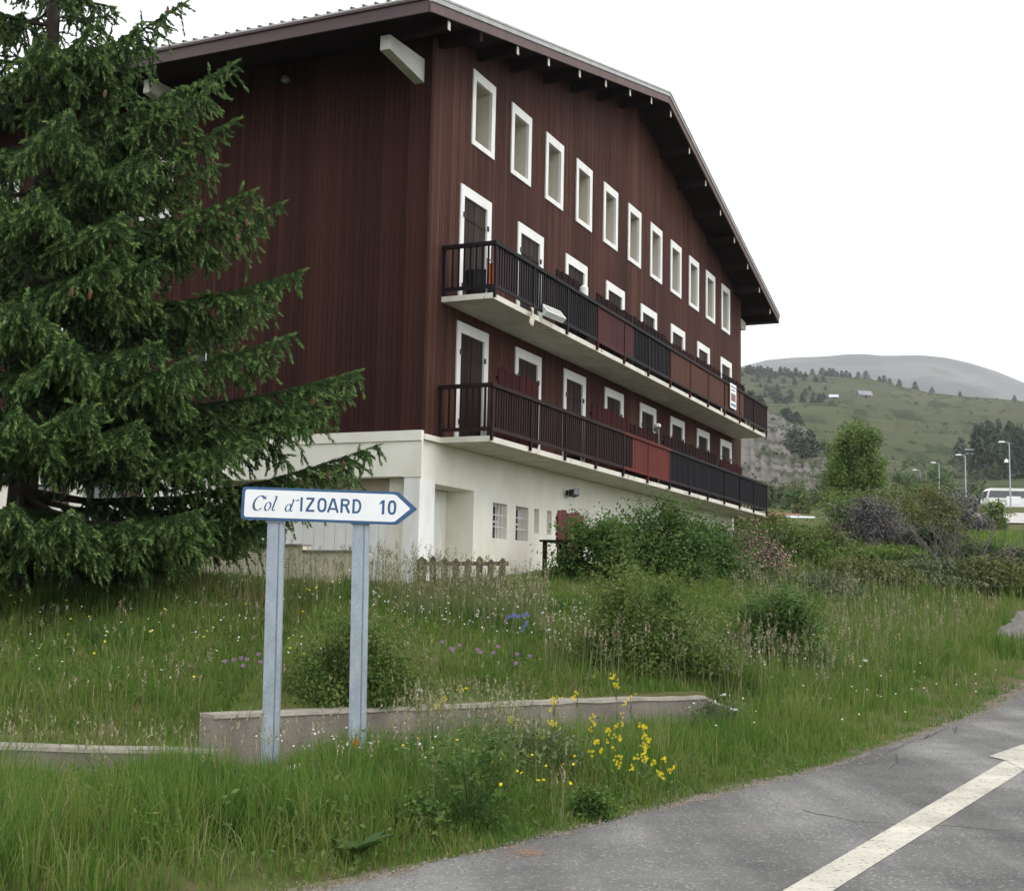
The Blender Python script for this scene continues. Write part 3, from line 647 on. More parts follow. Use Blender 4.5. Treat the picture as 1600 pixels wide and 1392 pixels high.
# red slatted screen before the ground floor windows
t = thing('red_slat_screen', 4.85, -1.1, -1.62, 'dark red slatted wooden screen beside the leafy shrubs under the balcony', 'screen')
for j in range(6): MB().box(-.85+j*.25,-.625+j*.25,-.012+.006*(j % 2),.012+.006*(j % 2),-.5,.58+.03*math.sin(j*2.1)).build('slat', m_redw, t)
MB().box(-.85,.62,.02,.05,.05,.12).box(-.85,.62,.02,.05,.38,.45).build('rail', m_redw, t)
t = thing('garden_table', 3.1, -1.6, -2.38, 'low dark wooden table end showing beside the shrubs', 'table')
for j in range(4): MB().box(-.5,.5,-.3+j*.155,-.16+j*.155,.62,.66).build('board', m_rbrown, t)
for sx in (-.42,.42):
    for sy in (-.22,.22): MB().box(sx-.035,sx+.035,sy-.035,sy+.035,-.3,.619).build('leg', m_rbrown, t)
# low cream terrace wall before the garage
lw = empty('terrace_wall', B(-1.95, .3, -2.4), BH); tag(lw, 'low cream rendered wall in front of the garage doors', 'wall')
for (y0, y1, zt) in ((-.1, 1.1, -2.16), (1.1, 16, -2.06)):
    MB().box(-.12, .12, y0-.3, y1-.3, -.6, zt+2.4).build('wall_section', m_cream, lw)
    MB().box(-.15, .15, y0-.3+.003, y1-.3-.003, zt+2.402, zt+2.44).build('coping', m_coping, lw)
# picket fence
fc = empty('picket_fence', at(655, 915, 21.2)); fc.location.z = zgf(fc.location.x, fc.location.y); tag(fc, 'short weathered brown picket fence standing in tall grass before the chalet', 'fence')
for i in range(8):
    p = at(659+18*i, 870, 21.2+.02*i)-fc.location; g = zgf(p.x+fc.location.x, p.y+fc.location.y)-fc.location.z
    w = .055 if i else .085; h = p.z+random.uniform(-.03, .03)+(.04 if i == 0 else 0); a = random.uniform(-.02, .02)
    o = MB().add([(x+a*z, y, z) for y in (-.015, .015) for x, z in ((-w, g-.1), (w, g-.1), (w, h-.06), (0, h), (-w, h-.06))],
        [(0,1,2,3,4),(9,8,7,6,5),(0,5,6,1),(1,6,7,2),(2,7,8,3),(3,8,9,4),(4,9,5,0)]).build('picket', m_fence, fc); o.location = (p.x, p.y, 0)
p0 = at(655, 880, 21.2)-fc.location; p1 = at(795, 880, 21.36)-fc.location
for dz in (.0, -.32): MB().hexa([(p0.x,p0.y+.017,p0.z+dz-.04),(p1.x,p1.y+.017,p1.z+dz-.04),(p1.x,p1.y+.055,p1.z+dz-.04),(p0.x,p0.y+.055,p0.z+dz-.04),(p0.x,p0.y+.017,p0.z+dz+.03),(p1.x,p1.y+.017,p1.z+dz+.03),(p1.x,p1.y+.055,p1.z+dz+.03),(p0.x,p0.y+.055,p0.z+dz+.03)]).build('rail', m_fence, fc)

# ------------------------------------------------------------------ the direction sign
SD = 10.2; S0 = at(377.5, 785.5, SD); sg = empty('direction_sign', (at(495, 1200, SD).x, SD, .1)); tag(sg, 'white arrow direction sign with blue border and lettering on two steel posts', 'sign')
pan = empty('panel_frame'); bpy.data.objects.remove(pan)
TILT = math.atan(.0352)-ROLL
ul = 1/569.9
def onpanel(o): o.location = S0-sg.location; o.rotation_euler = (math.pi/2, TILT, 0); return o
def rounded(w, h, tip, r, inset=(0,0,0,0)):
    pts = []
    for cx_, cy_, a0_ in ((r, -h/2+r, math.pi), (r, h/2-r, math.pi/2)):
        arc = [(cx_+r*math.cos(a0_+s*math.pi/2/5), cy_+r*math.sin(a0_+s*math.pi/2/5)) for s in range(6)]
        pts += arc if cy_ < 0 else arc[::-1][::-1]
    return pts
def outline(w, h, tip, r, x0=0):
    P = [(x0+r*(1-math.cos(a)), -h/2+r*(1-math.sin(a))) for a in [i*math.pi/10 for i in range(6)]]      # lower left corner, going down to the bottom edge
    q = [(w-.02, -h/2), (w+.005, -h/2+.006), (w+tip-.02, -.014), (w+tip-.006, 0), (w+tip-.02, .014), (w+.005, h/2-.006), (w-.02, h/2)]
    T_ = [(x0+r*(1-math.cos(a)), h/2-r*(1-math.sin(a))) for a in [i*math.pi/10 for i in range(5, -1, -1)]]
    return P+q+T_
def plate(pts, z0, z1):
    n = len(pts); return MB().add([(x, y, z0) for x, y in pts]+[(x, y, z1) for x, y in pts], [tuple(reversed(range(n))), tuple(range(n, 2*n))]+[(i, (i+1) % n, n+(i+1) % n, n+i) for i in range(n)])
HP = .262
pl_ = onpanel(plate(outline(1.249, HP, .158, .028), -.03, 0).build('panel', m_signb, sg))
inn = [(x, y) for x, y in outline(1.226, HP-.042, .128, .022, .024)]
plate(inn, .0002, .0012).build('white_field', m_signw, pl_)
# lettering: strokes in crop units, panel centre line as y=0
tx = [MB()]; lay = [0]
def letter(): tx.append(MB())
def stroke(pts, w, closed=False):
    lay[0] += 1; zz_ = .0014+.00006*lay[0]; n = len(pts); ws = w if hasattr(w, '__len__') else [w]*n; vs = []; 
    for i, (x, y) in enumerate(pts):
        a = pts[(i-1) % n] if (closed or i) else pts[i]; b = pts[(i+1) % n] if (closed or i < n-1) else pts[i]
        dx, dy = b[0]-a[0], b[1]-a[1]; l = math.hypot(dx, dy) or 1; nx, ny = -dy/l*ws[i]/2, dx/l*ws[i]/2
        vs += [((x+nx-80)*ul, (y+ny)*ul, zz_), ((x-nx-80)*ul, (y-ny)*ul, zz_)]
    fs = [(2*i, 2*i+1, 2*((i+1) % n)+1, 2*((i+1) % n)) for i in range(n if closed else n-1)]
    tx[-1].add(vs, fs)
def ell(cx_, cy_, rx, ry, a0_, a1_, k=20, slant=0): return [(cx_+rx*math.cos(rad(a0_+(a1_-a0_)*i/k))+slant*ry*math.sin(rad(a0_+(a1_-a0_)*i/k)), cy_+ry*math.sin(rad(a0_+(a1_-a0_)*i/k))) for i in range(k+1)]
bl, cp = -30, 35
def superell(cx_, hw, hh, cy_=2.5, k=28): return [(cx_+hw*math.copysign(abs(math.cos(t_))**.75, math.cos(t_)), cy_+hh*math.copysign(abs(math.sin(t_))**.75, math.sin(t_))) for t_ in [2*math.pi*i/k for i in range(k)]]
W_ = 10.5
stroke([(352.5, bl), (352.5, cp)], W_)
letter(); stroke([(374, cp-5), (411, cp-5)], 10); stroke([(406, cp-9), (378, bl+9)], 11); stroke([(373, bl+5), (413, bl+5)], 10)
letter(); stroke(superell(446, 16, 27.5), 10.5, True)
letter(); stroke([(474, bl), (495, cp)], 10); stroke([(519, bl), (498, cp)], 10); stroke([(482, bl+17), (511, bl+17)], 9)
letter(); stroke([(536, bl), (536, cp)], W_); stroke([(541, cp-5), (556, cp-5)]+ell(556, 18, 11, 12, 90, -90, 10)+[(556, 6), (541, 6)], 9.5); stroke([(554, 5), (571, bl)], 11)
letter(); stroke([(590, bl), (590, cp)], W_); stroke([(595, cp-5), (604, cp-5)]+ell(604, 2.5, 16.5, 27.5, 90, -90, 14)+[(604, bl+5), (595, bl+5)], 10)
letter(); stroke([(725, bl), (725, cp)], 11.5); stroke([(709, cp-17), (716, cp-12), (722, cp-3)], 8)
letter(); stroke(superell(765, 14, 27.5), 11, True)
# italic serif: thick on the left of the bowls, hairlines at top and bottom
def ital(pts, lo, hi, ang=20): 
    ws = []
    for i in range(len(pts)):
        a = pts[max(0, i-1)]; b = pts[min(len(pts)-1, i+1)]; th_ = math.atan2(b[1]-a[1], b[0]-a[0]); ws.append(lo+(hi-lo)*abs(math.sin(th_-rad(ang)))**1.6)
    return ws
letter(); c_ = ell(160, 2, 23, 33, 38, 318, 30, .26); stroke(c_, ital(c_, 3, 11))
stroke([(187, 20), (191, 36)], [6, 3]); stroke([(183, 26), (190, 22)], [3, 6])
letter(); o_ = ell(200, -12, 12, 19, 0, 360, 28, .25); stroke(o_, ital(o_, 2.5, 7.5))
letter(); stroke([(222, -22), (240, 36)], 6.5); stroke([(229, 33), (241, 36)], 3); stroke([(221.5, -21), (222, -28), (227, -31), (234, -25)], [6.5, 6, 4, 2.5])
letter(); d_ = ell(293, -15, 11, 16, 0, 360, 28, .28); stroke(d_, ital(d_, 2.5, 7))
stroke([(303, -24), (318, 24)], 6); stroke([(309, 21), (319, 24)], 3); stroke([(302.5, -22), (303, -28), (308, -31), (314, -26)], [6, 5.5, 4, 2.5])
letter(); stroke([(325, 18), (342, 22)], [3, 6.5])
for g_ in tx:
    if g_.v: g_.build('letter', m_signb, pl_)
for px, pb_ in ((428, 1207), (561, 1190)):
    b_ = at(px-3 if px < 500 else px, pb_, SD+.06); x = at(px+3, 830, SD+.06).x; 
    q = MB(); zt = S0.z-sg.location.z+.05; z0 = -.35
    q.box(-.066, .022, -.03, .03, z0, zt); q.box(.022, .034, -.016, .03, z0, zt); q.box(.034, .066, -.028, .03, z0, zt)
    o = q.build('post', m_galv, sg); LN = .0155; o.location = (x-sg.location.x-.004+LN*zt, .075, 0); o.rotation_euler = (0, -LN, 0)
    for zz_ in (zt-.30+.12, zt-.08): MB().box(-.08, .08, -.045, -.0305, zz_-.02, zz_+.02).build('clamp', m_galv, o)
    if px > 500:
        om = MB(); cz = at(562, 1163, SD).z-sg.location.z
        om.add([(-.008+.028*math.cos(a)*random.uniform(.7, 1.1), -.0312, cz+.045*math.sin(a)*random.uniform(.8, 1.1)) for a in [i*.45 for i in range(14)]], [tuple(range(14))]).build('paint_mark', m_orange, o)
p = at(483, 1211, 9.95); st = MB()
vs = []; 
for r_, z in ((.17, -.05), (.165, .01), (.13, .035), (.06, .045)):
    for k in range(12):
        a = k*math.pi/6; vs.append((r_*math.cos(a)*(1+.12*math.sin(k*2.3)), r_*.7*math.sin(a), z+.006*math.sin(k*1.7)))
st.add(vs, [(i*12+k, i*12+(k+1) % 12, (i+1)*12+(k+1) % 12, (i+1)*12+k) for i in range(3) for k in range(12)]+[tuple(range(36, 48))])
tag(st.build('painted_stone', mat('white_stone_paint', (.78,.78,.75), (.55,.53,.48), .9, 14, bump=.5), None, True), 'small white painted stone lying in the grass between the sign posts', 'stone').location = (p.x, p.y, zgf(p.x, p.y)+.10)

# ------------------------------------------------------------------ vegetation tools
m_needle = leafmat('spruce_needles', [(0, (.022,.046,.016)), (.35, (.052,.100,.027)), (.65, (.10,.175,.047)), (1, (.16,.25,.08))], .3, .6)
m_grass = leafmat('grass_blades', [(0, (.045,.105,.016)), (.4, (.095,.182,.026)), (.65, (.145,.215,.040)), (.85, (.21,.225,.072)), (1, (.34,.28,.16))], .45)
m_seed = leafmat('grass_seed_heads', [(0, (.15,.17,.07)), (.4, (.26,.24,.14)), (.7, (.33,.28,.19)), (1, (.24,.14,.13))], .25)
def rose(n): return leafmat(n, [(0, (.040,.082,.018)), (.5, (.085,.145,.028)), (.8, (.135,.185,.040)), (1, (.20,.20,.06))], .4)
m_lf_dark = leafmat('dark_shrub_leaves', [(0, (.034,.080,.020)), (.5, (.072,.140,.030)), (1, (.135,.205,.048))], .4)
m_lf_rose = rose('rose_leaves')
m_lf_grey = leafmat('grey_twig_leaves', [(0, (.085,.078,.080)), (.6, (.14,.128,.126)), (1, (.19,.175,.16))], .1)
m_lf_olive = leafmat('olive_leaves', [(0, (.060,.076,.022)), (.5, (.11,.125,.034)), (1, (.17,.165,.06))], .3)
m_lf_bright = leafmat('birch_leaves', [(0, (.050,.095,.018)), (.5, (.10,.165,.028)), (1, (.155,.21,.05))], .35)
m_lf_sage = leafmat('sage_leaves', [(0, (.060,.085,.038)), (.5, (.105,.135,.060)), (1, (.165,.18,.09))], .3)
m_lf_juni = leafmat('juniper_leaves', [(0, (.016,.032,.014)), (.6, (.032,.056,.020)), (1, (.060,.085,.030))], .1)
m_petal = {k: leafmat(k+'_petals', [(0, c), (1, tuple(min(1, v*1.25) for v in c))], .2) for k, c in
    dict(yellow=(.70,.56,.02), white=(.72,.72,.68), pink=(.50,.13,.30), mauve=(.36,.20,.36), blue=(.16,.18,.52), orange=(.62,.26,.02), dustypink=(.44,.22,.25)).items()}
def frames(N):
    """two axes square to unit vectors N"""
    a = np.where(np.abs(N[:, 2:3]) < .9, np.array([[0, 0, 1.]]), np.array([[1., 0, 0]])); u = np.cross(N, a); u /= np.linalg.norm(u, axis=1, keepdims=True)+1e-9
    return u, np.cross(N, u)
def unit(v): return v/(np.linalg.norm(v, axis=-1, keepdims=True)+1e-9)
def leaves(P, N, size, aspect=.5, tint=None, rng=RNG):
    """diamond leaves at P with normals N, folded a little along the midrib"""
    n = len(P); u, w = frames(N); a = rng.uniform(0, 6.28, n)[:, None]
    d = u*np.cos(a)+w*np.sin(a); s = -u*np.sin(a)+w*np.cos(a); L = (np.broadcast_to(size, (n,))[:, None])
    V = np.stack([P-d*L*.5, P+s*L*aspect*.5+N*L*.08, P+d*L*.5, P-s*L*aspect*.5+N*L*.08], 1)
    i = (np.arange(n)*4)[:, None]
    F = np.stack([np.concatenate([i, i+1, i+2], 1), np.concatenate([i, i+2, i+3], 1)], 1).reshape(-1, 3)
    return V.reshape(-1, 3), F, np.repeat(tint if tint is not None else rng.random(n), 4)
def bush_mesh(rx, ry, h, n, size, clumps=26, aspect=.5, lift=.15, rng=RNG, spread=.30, tip=.25, top=1.):
    d = unit(rng.normal(size=(clumps, 3))); d[:, 2] = np.abs(d[:, 2])*1.05-.12; k = rng.uniform(.45, 1.02, (clumps, 1))**.7
    C = d*k*np.array([rx*.92, ry*.92, h*.95]); C[:, 2] = np.maximum(C[:, 2], h*.08)+h*lift*.3
    cr = rng.uniform(.6, 1.25, clumps)*spread
    ci = rng.integers(0, clumps, n); off = rng.normal(size=(n, 3))*.55
    P = C[ci]+off*cr[ci][:, None]*np.array([rx, ry, h*.75]); P[:, 2] = np.abs(P[:, 2])
    nrm = unit(off+np.array([0, 0, .7])+rng.normal(size=(n, 3))*.6)
    ct = rng.random(clumps)
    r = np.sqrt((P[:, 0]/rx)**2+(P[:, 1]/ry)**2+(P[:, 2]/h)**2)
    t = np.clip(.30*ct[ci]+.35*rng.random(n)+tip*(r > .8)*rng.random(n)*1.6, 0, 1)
    return leaves(P, nrm, size*rng.uniform(.6, 1.3, n), aspect, t, rng)
def stems(rx, ry, h, n, r0, rng=RNG, droop=0.):
    m = MB()
    for _ in range(n):
        a = rng.uniform(0, 6.28); k = rng.uniform(.2, .9); tx_, ty_ = math.cos(a)*rx*k, math.sin(a)*ry*k; tz = h*rng.uniform(.55, .98)
        m.tube([(tx_*.08, ty_*.08, -.1), (tx_*.4, ty_*.4, tz*.5), (tx_*.8, ty_*.8, tz*.85), (tx_, ty_, tz-droop)], [r0, r0*.75, r0*.45, r0*.15], 5)
    return m
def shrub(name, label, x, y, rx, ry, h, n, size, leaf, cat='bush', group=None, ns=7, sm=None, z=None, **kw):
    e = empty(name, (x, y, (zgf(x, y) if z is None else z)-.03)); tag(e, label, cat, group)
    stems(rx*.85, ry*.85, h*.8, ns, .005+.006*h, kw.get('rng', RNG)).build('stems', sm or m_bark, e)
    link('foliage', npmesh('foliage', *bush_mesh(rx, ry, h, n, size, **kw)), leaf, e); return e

# ------------------------------------------------------------------ the spruce on the left
TX, TY = at(25, 900, 18.6).x, 18.6; TZ = zgf(TX, TY)
spr = empty('spruce_tree', (TX, TY, TZ)); tag(spr, 'tall dark green spruce with drooping branches and bright tips in front of the chalet', 'tree')
tr = MB(); HT = 13.5
tr.tube([(0,0,-.2), (0,0,.3), (.03,0,2), (-.02,.03,5), (.02,0,9), (0,0,HT)], [.30,.24,.20,.155,.09,.015], 10); tr.build('trunk', m_bark, spr, True)
prim = []; T0 = Vector((TX, TY, TZ))
# (tip pixel, depth, pixel height of the root on the trunk)
for (px, py, D, ry_) in [(285,8,17.0,95),(364,100,16.8,205),(319,142,16.4,235),(358,193,16.9,300),(437,319,17.0,395),(392,300,16.4,372),(332,262,17.8,330),(469,424,17.2,470),(420,478,18.2,500),(450,525,16.6,575),(555,581,16.9,612),(540,612,17.7,640),(505,640,16.3,660),(585,698,17.0,768),(440,770,17.6,775),(470,800,18.0,790),
        (307,799,15.0,770),(244,536,15.0,520),(112,536,14.3,540),(215,660,14.7,640),(129,630,14.2,655),(165,405,15.0,430),(101,180,14.9,235),(187,337,15.0,360),(60,300,14.6,340),(240,405,15.6,440),(300,560,15.3,590),(380,690,15.6,690),(40,470,14.2,490),(30,640,13.9,650),(20,790,13.8,770),(110,800,14.1,780),(200,850,14.9,830),(330,860,16.0,840),(420,850,17.2,830),(230,235,15.6,290),(215,60,16.6,130),(150,40,15.9,100),(70,60,15.4,110)]:
    D = D*18.6/17.4; py = min(py, 815); ry_ = min(ry_, 800); tip = at(px, py, D); rt = Vector((TX, TY, at(62, ry_, TY).z)); prim.append((rt-T0, tip-T0))
k = 0; hz = .7
while hz < HT-.3:
    az = k*2.399; L = 4.7*max(.06, 1-(hz-.6)/(HT-.5))**.85*random.uniform(.82, 1.05)
    right = max(0, math.cos(az)); front = max(0, -math.sin(az))
    if right > .3: L *= .52
    if 1.25 < hz < 2.0 and math.sin(az) > -.6: k += 1; hz += .135; continue
    if hz > 5 and random.random() < .12: k += 1; hz += .135; continue
    prim.append((Vector((0,0,hz)), Vector((math.cos(az)*L, math.sin(az)*L, hz+L*random.uniform(-.12, .05)+.10*(hz/HT)*L)))); k += 1; hz += .135 if hz < 5 else .165
SP, SDv, SL, SR, ST = [], [], [], [], []
rg = np.random.default_rng(11)
def pushseg(p, d, l, r, t): SP.append(p); SDv.append(d); SL.append(l); SR.append(r); ST.append(t)
for rt, tip in prim:
    a = np.array(rt); b = np.array(tip); v = b-a; L = np.linalg.norm(v); sag = .09*L
    def P(t): t = np.asarray(t)[..., None]; return a+v*t-np.array([0, 0, 1.])*(sag*4*t*(1-t)*(1-.35*t))
    MB().tube([P(t) for t in (0, .2, .45, .7, .88)], [.012+.011*L, .010+.008*L, .006+.006*L, .008, .004], 5, cap=False).build('branch', m_bark, spr, True)
    hd = v/L; side = np.cross(hd, [0, 0, 1.]); side /= np.linalg.norm(side)
    ns = max(10, int(L*17)); t = np.linspace(.16, .995, ns)+rg.uniform(-.01, .01, ns); sg_ = np.where(np.arange(ns) % 2 == 0, 1., -1.)
    sl_ = np.clip((1.04-t)*L*.55, .17, .78)*rg.uniform(.6, 1.15, ns)*np.clip(.35+t*2.2, 0, 1)
    sdir = unit(hd*rg.uniform(.55, 1.0, (ns, 1))+side*(sg_*rg.uniform(.55, 1.0, ns))[:, None]+np.array([0, 0, 1.])*rg.uniform(-.30, .08, (ns, 1)))
    p0 = P(t)
    # the branch axis itself carries shoots near its end
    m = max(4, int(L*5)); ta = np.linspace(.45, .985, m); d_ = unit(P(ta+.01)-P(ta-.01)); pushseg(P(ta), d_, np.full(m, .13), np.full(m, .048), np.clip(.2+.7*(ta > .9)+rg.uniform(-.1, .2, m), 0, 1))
    pushseg(b[None], unit(hd+np.array([0, 0, .25]))[None], np.array([.12]), np.array([.034]), np.array([.95]))
    for si in range(ns):
        ln = sl_[si]; q = max(2, int(ln/.085)); f_ = (np.arange(q)+.2)/q
        dr = -np.array([0, 0, 1.])*(.34*ln)
        pts = p0[si]+sdir[si]*ln*f_[:, None]+dr*(f_**2)[:, None]
        dd = unit(sdir[si]*ln+dr*2*f_[:, None])
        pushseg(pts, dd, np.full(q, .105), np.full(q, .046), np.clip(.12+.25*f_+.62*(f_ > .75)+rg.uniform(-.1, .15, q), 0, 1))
        # hanging twigs
        nt_ = max(1, int(ln/.10)); g_ = rg.uniform(.15, 1, nt_)
        tb = p0[si]+sdir[si]*ln*g_[:, None]+dr*(g_**2)[:, None]
        td = unit(sdir[si]*.35+np.array([0, 0, -1.])*rg.uniform(.35, .95, (nt_, 1))+rg.normal(size=(nt_, 3))*.42)
        tl = rg.uniform(.10, .34, nt_)*np.clip(1.25-.6*t[si], .4, 1)
        for j in range(3):
            msk = tl > j*.10
            if msk.any():
                n_ = msk.sum(); last = (tl[msk] <= (j+1)*.10)
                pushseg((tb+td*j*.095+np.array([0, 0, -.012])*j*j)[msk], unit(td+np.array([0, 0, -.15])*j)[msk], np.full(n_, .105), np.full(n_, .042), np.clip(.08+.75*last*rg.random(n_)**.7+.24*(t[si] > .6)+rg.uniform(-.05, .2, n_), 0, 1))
SP, SDv, SL, SR, ST = (np.concatenate(q) for q in (SP, SDv, SL, SR, ST)); ok_ = SP[:, 2]+TZ > zg(SP[:, 0]+TX, SP[:, 1]+TY)+.28; SP, SDv, SL, SR, ST = SP[ok_], SDv[ok_], SL[ok_], SR[ok_], ST[ok_]
n = len(SP); u, w = frames(SDv); K = 7; Vs = []; ph0 = rg.uniform(0, 6.28, n)
for kk in range(K):
    f_ = kk/K; ph = ph0+kk*2.4; rd = u*np.cos(ph)[:, None]+w*np.sin(ph)[:, None]; tg = np.cross(SDv, rd)
    base = SP+SDv*(SL*f_)[:, None]; wd = (SR*.42)[:, None]
    Vs += [base-tg*wd, base+tg*wd, base+SDv*(SL*.55)[:, None]+rd*(SR*(.95 if kk < K-1 else .2))[:, None]]
V = np.stack(Vs, 1).reshape(-1, 3); F = np.arange(len(V)).reshape(-1, 3)
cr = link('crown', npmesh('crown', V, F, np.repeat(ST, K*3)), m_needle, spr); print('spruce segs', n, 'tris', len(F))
cone = MB(); cone.lathe([(.004,0),(.014,-.008),(.020,-.035),(.021,-.06),(.016,-.09),(.006,-.108)], 7); cm = cone.mesh('cone', True)
for i, (px, py, D) in enumerate([(172,386,15.6),(112,454,14.6),(142,459,14.7),(165,146,15.6),(339,334,16.5),(386,347,16.4),(371,371,16.3),(332,251,16.8),(536,724,16.7),(513,741,16.7),(491,626,16.6),(262,15,16.8),(205,345,15.0),(420,340,16.7)]):
    o = link('cone', cm, m_cone, spr); o.location = at(px, py-5, D*18.6/17.4)-T0; o.scale = (1.1,)*3; o.rotation_euler = (random.uniform(-.15, .15), random.uniform(-.15, .15), i)
# grey block under the spruce
p = at(150, 893, 19.0); gbk = MB()
gbk.hexa([(-.34,-.2,-.5),(.32,-.22,-.5),(.34,.25,-.5),(-.32,.25,-.5),(-.29,-.15,.09),(.25,-.17,.13),(.27,.17,.12),(-.24,.18,.06)])
o = gbk.build('stone_block', m_wallc); md = o.modifiers.new('edge', 'BEVEL'); md.width = .03; md.segments = 2
tag(o, 'grey stone block in the grass under the spruce', 'stone'); o.location = (p.x, p.y, zgf(p.x, p.y)+.15)

# ------------------------------------------------------------------ grass
def wedge(n, p0, p1, d0, d1, pw=1., rng=RNG):
    """random ground points between photo columns p0..p1 and depths d0..d1, density falling as depth**-pw"""
    e = 2-pw; U = rng.random(n); D = (d0**e+(d1**e-d0**e)*U)**(1/e); px = rng.uniform(p0, p1, n)
    return (px-800)/FPX*D*1.0, D
def dist_ok(x, y):
    s = road_s(x, y); lx, ly = toB(x, y)
    ok = (s > .02)&~((lx > -.05)&(ly > -.05)&(lx < 23.5))
    dw = y-wall_y(x); ok &= ~((x < 2.5)&(dw > -.02)&(dw < .30))
    ok &= ~((np.abs(lx+1.95) < .16)&(ly > -.4))
    ok &= ~((y > 30)&(y < 37.2)&(s < 1.9))
    return ok
def blades(x, y, h, wd, tint, lean=.35, rng=RNG, az=None):
    n = len(x); z = zg(x, y)-.01; a = rng.uniform(0, 6.28, n) if az is None else az; f = rng.uniform(0, 6.28, n)
    la = np.abs(rng.normal(0, lean, n))*h; dx, dy = np.cos(a)*la, np.sin(a)*la; sx, sy = np.cos(f)*wd*.5, np.sin(f)*wd*.5
    z1 = z+h*.55; z2 = z+np.sqrt(np.clip(h*h-la*la*.7, .0001, None))
    V = np.stack([np.stack([x-sx, y-sy, z], -1), np.stack([x+sx, y+sy, z], -1), np.stack([x+dx*.35+sx*.8, y+dy*.35+sy*.8, z1], -1), np.stack([x+dx*.35-sx*.8, y+dy*.35-sy*.8, z1], -1), np.stack([x+dx, y+dy, z2], -1)], 1)
    i = (np.arange(n)*5)[:, None]
    F = np.stack([np.concatenate([i, i+1, i+2], 1), np.concatenate([i, i+2, i+3], 1), np.concatenate([i+3, i+2, i+4], 1)], 1).reshape(-1, 3)
    return V.reshape(-1, 3), F, np.repeat(tint, 5)
def cat_mesh(parts):
    Vs, Fs, Ts, b = [], [], [], 0
    for V, F, t in parts: Vs.append(V); Fs.append(F+b); Ts.append(t); b += len(V)
    return np.concatenate(Vs), np.concatenate(Fs), np.concatenate(Ts)
def field(n, p0, p1, d0, d1, hfun, pw=1., tbase=.42, wscale=1., sel=None, lean=.35, tuft=12):
    """blades gathered in tufts that lean out of their centre"""
    x, y = wedge(n//tuft, p0, p1, d0, d1, pw); ht = RNG.uniform(.6, 1.25, len(x)); tt = RNG.normal(0, .10, len(x)); rt_ = RNG.uniform(.02, .10, len(x))*(1+.03*y)
    x, y, ht, tt, rt_ = (np.repeat(v, tuft) for v in (x, y, ht, tt, rt_)); off = RNG.normal(size=(len(x), 2))
    x = x+off[:, 0]*rt_; y = y+off[:, 1]*rt_; ok = dist_ok(x, y)
    if sel is not None: ok &= sel(x, y)
    x, y, ht, tt, off = x[ok], y[ok], ht[ok], tt[ok], off[ok]; m = len(x)
    h = hfun(x, y)*ht*RNG.uniform(.5, 1.15, m); t = tbase+.22*pnoise(x, y, 1.3)+.12*pnoise(x, y, .35, 1)+tt+RNG.normal(0, .14, m)
    t = np.where(RNG.random(m) < .05, RNG.uniform(.82, 1, m), t)
    wd = (.0035+.00042*y)*RNG.uniform(.7, 1.5, m)*wscale
    return blades(x, y, h, wd, np.clip(t, 0, 1), lean, RNG, np.arctan2(off[:, 1], off[:, 0])+RNG.normal(0, .5, m))
behind = lambda x, y: y-wall_y(x) > .1
front = lambda x, y: y-wall_y(x) < .05
def terr(x, y): lx, ly = toB(x, y); return sstep(lx, -2.3, -1.9)*sstep(ly, -1.6, -.9)*(1-sstep(lx, 7, 10))
def h_verge(x, y):
    dw = wall_y(x)-y; near = 1-sstep(dw, .8, 3.0); k = (1-near*(.88-.76*sstep(x, -1.1, .1))*(x < 2.2))*(1-.45*near*(x < -1.9))
    return (.09+.29*sstep(road_s(x, y), .05, 1.1))*(1+.40*pnoise(x, y, .8, 2))*k
def h_mead(x, y):
    dw = y-wall_y(x); return np.clip(.24+.09*pnoise(x, y, 1.4, 2)+.24*sstep(x, 1.5, 5)*(1+.5*pnoise(x, y, .7, 1)), .10, .9)*(1-.75*terr(x, y))*(.35+.65*sstep(dw, .2, 1.3)+.65*(x > 3.2)*(1-sstep(dw, .2, 1.3)))
vg = tag(link('verge_grass', npmesh('verge_grass', *cat_mesh([field(100000, -140, 1800, 6.6, 16, h_verge, 1., .50, 1., front, .5), field(22000, 200, 1000, 8, 11, h_verge, 1., .44, 1., front, .5), field(30000, 1000, 1850, 14, 34, h_verge, 1., .48, 1.1, front), field(14000, -140, 1800, 6.4, 26, lambda x, y: .08+0*x, 1., .55, 1., lambda x, y: road_s(x, y) < .6)])), m_grass), 'tall green grass on the verge between road and retaining wall', 'grass', kind='stuff')
mg = tag(link('meadow_grass', npmesh('meadow_grass', *cat_mesh([field(150000, -160, 1150, 11.4, 27, h_mead, 1., .55, 1., behind, .45), field(75000, 1000, 1850, 13.5, 34, h_mead, 1., .54, 1.05, behind, .45), field(40000, 1000, 1850, 30, 75, lambda x, y: .45+0*x, 1., .50, 1.5)])), m_grass), 'long meadow grass rising behind the retaining wall to the chalet', 'grass', kind='stuff')
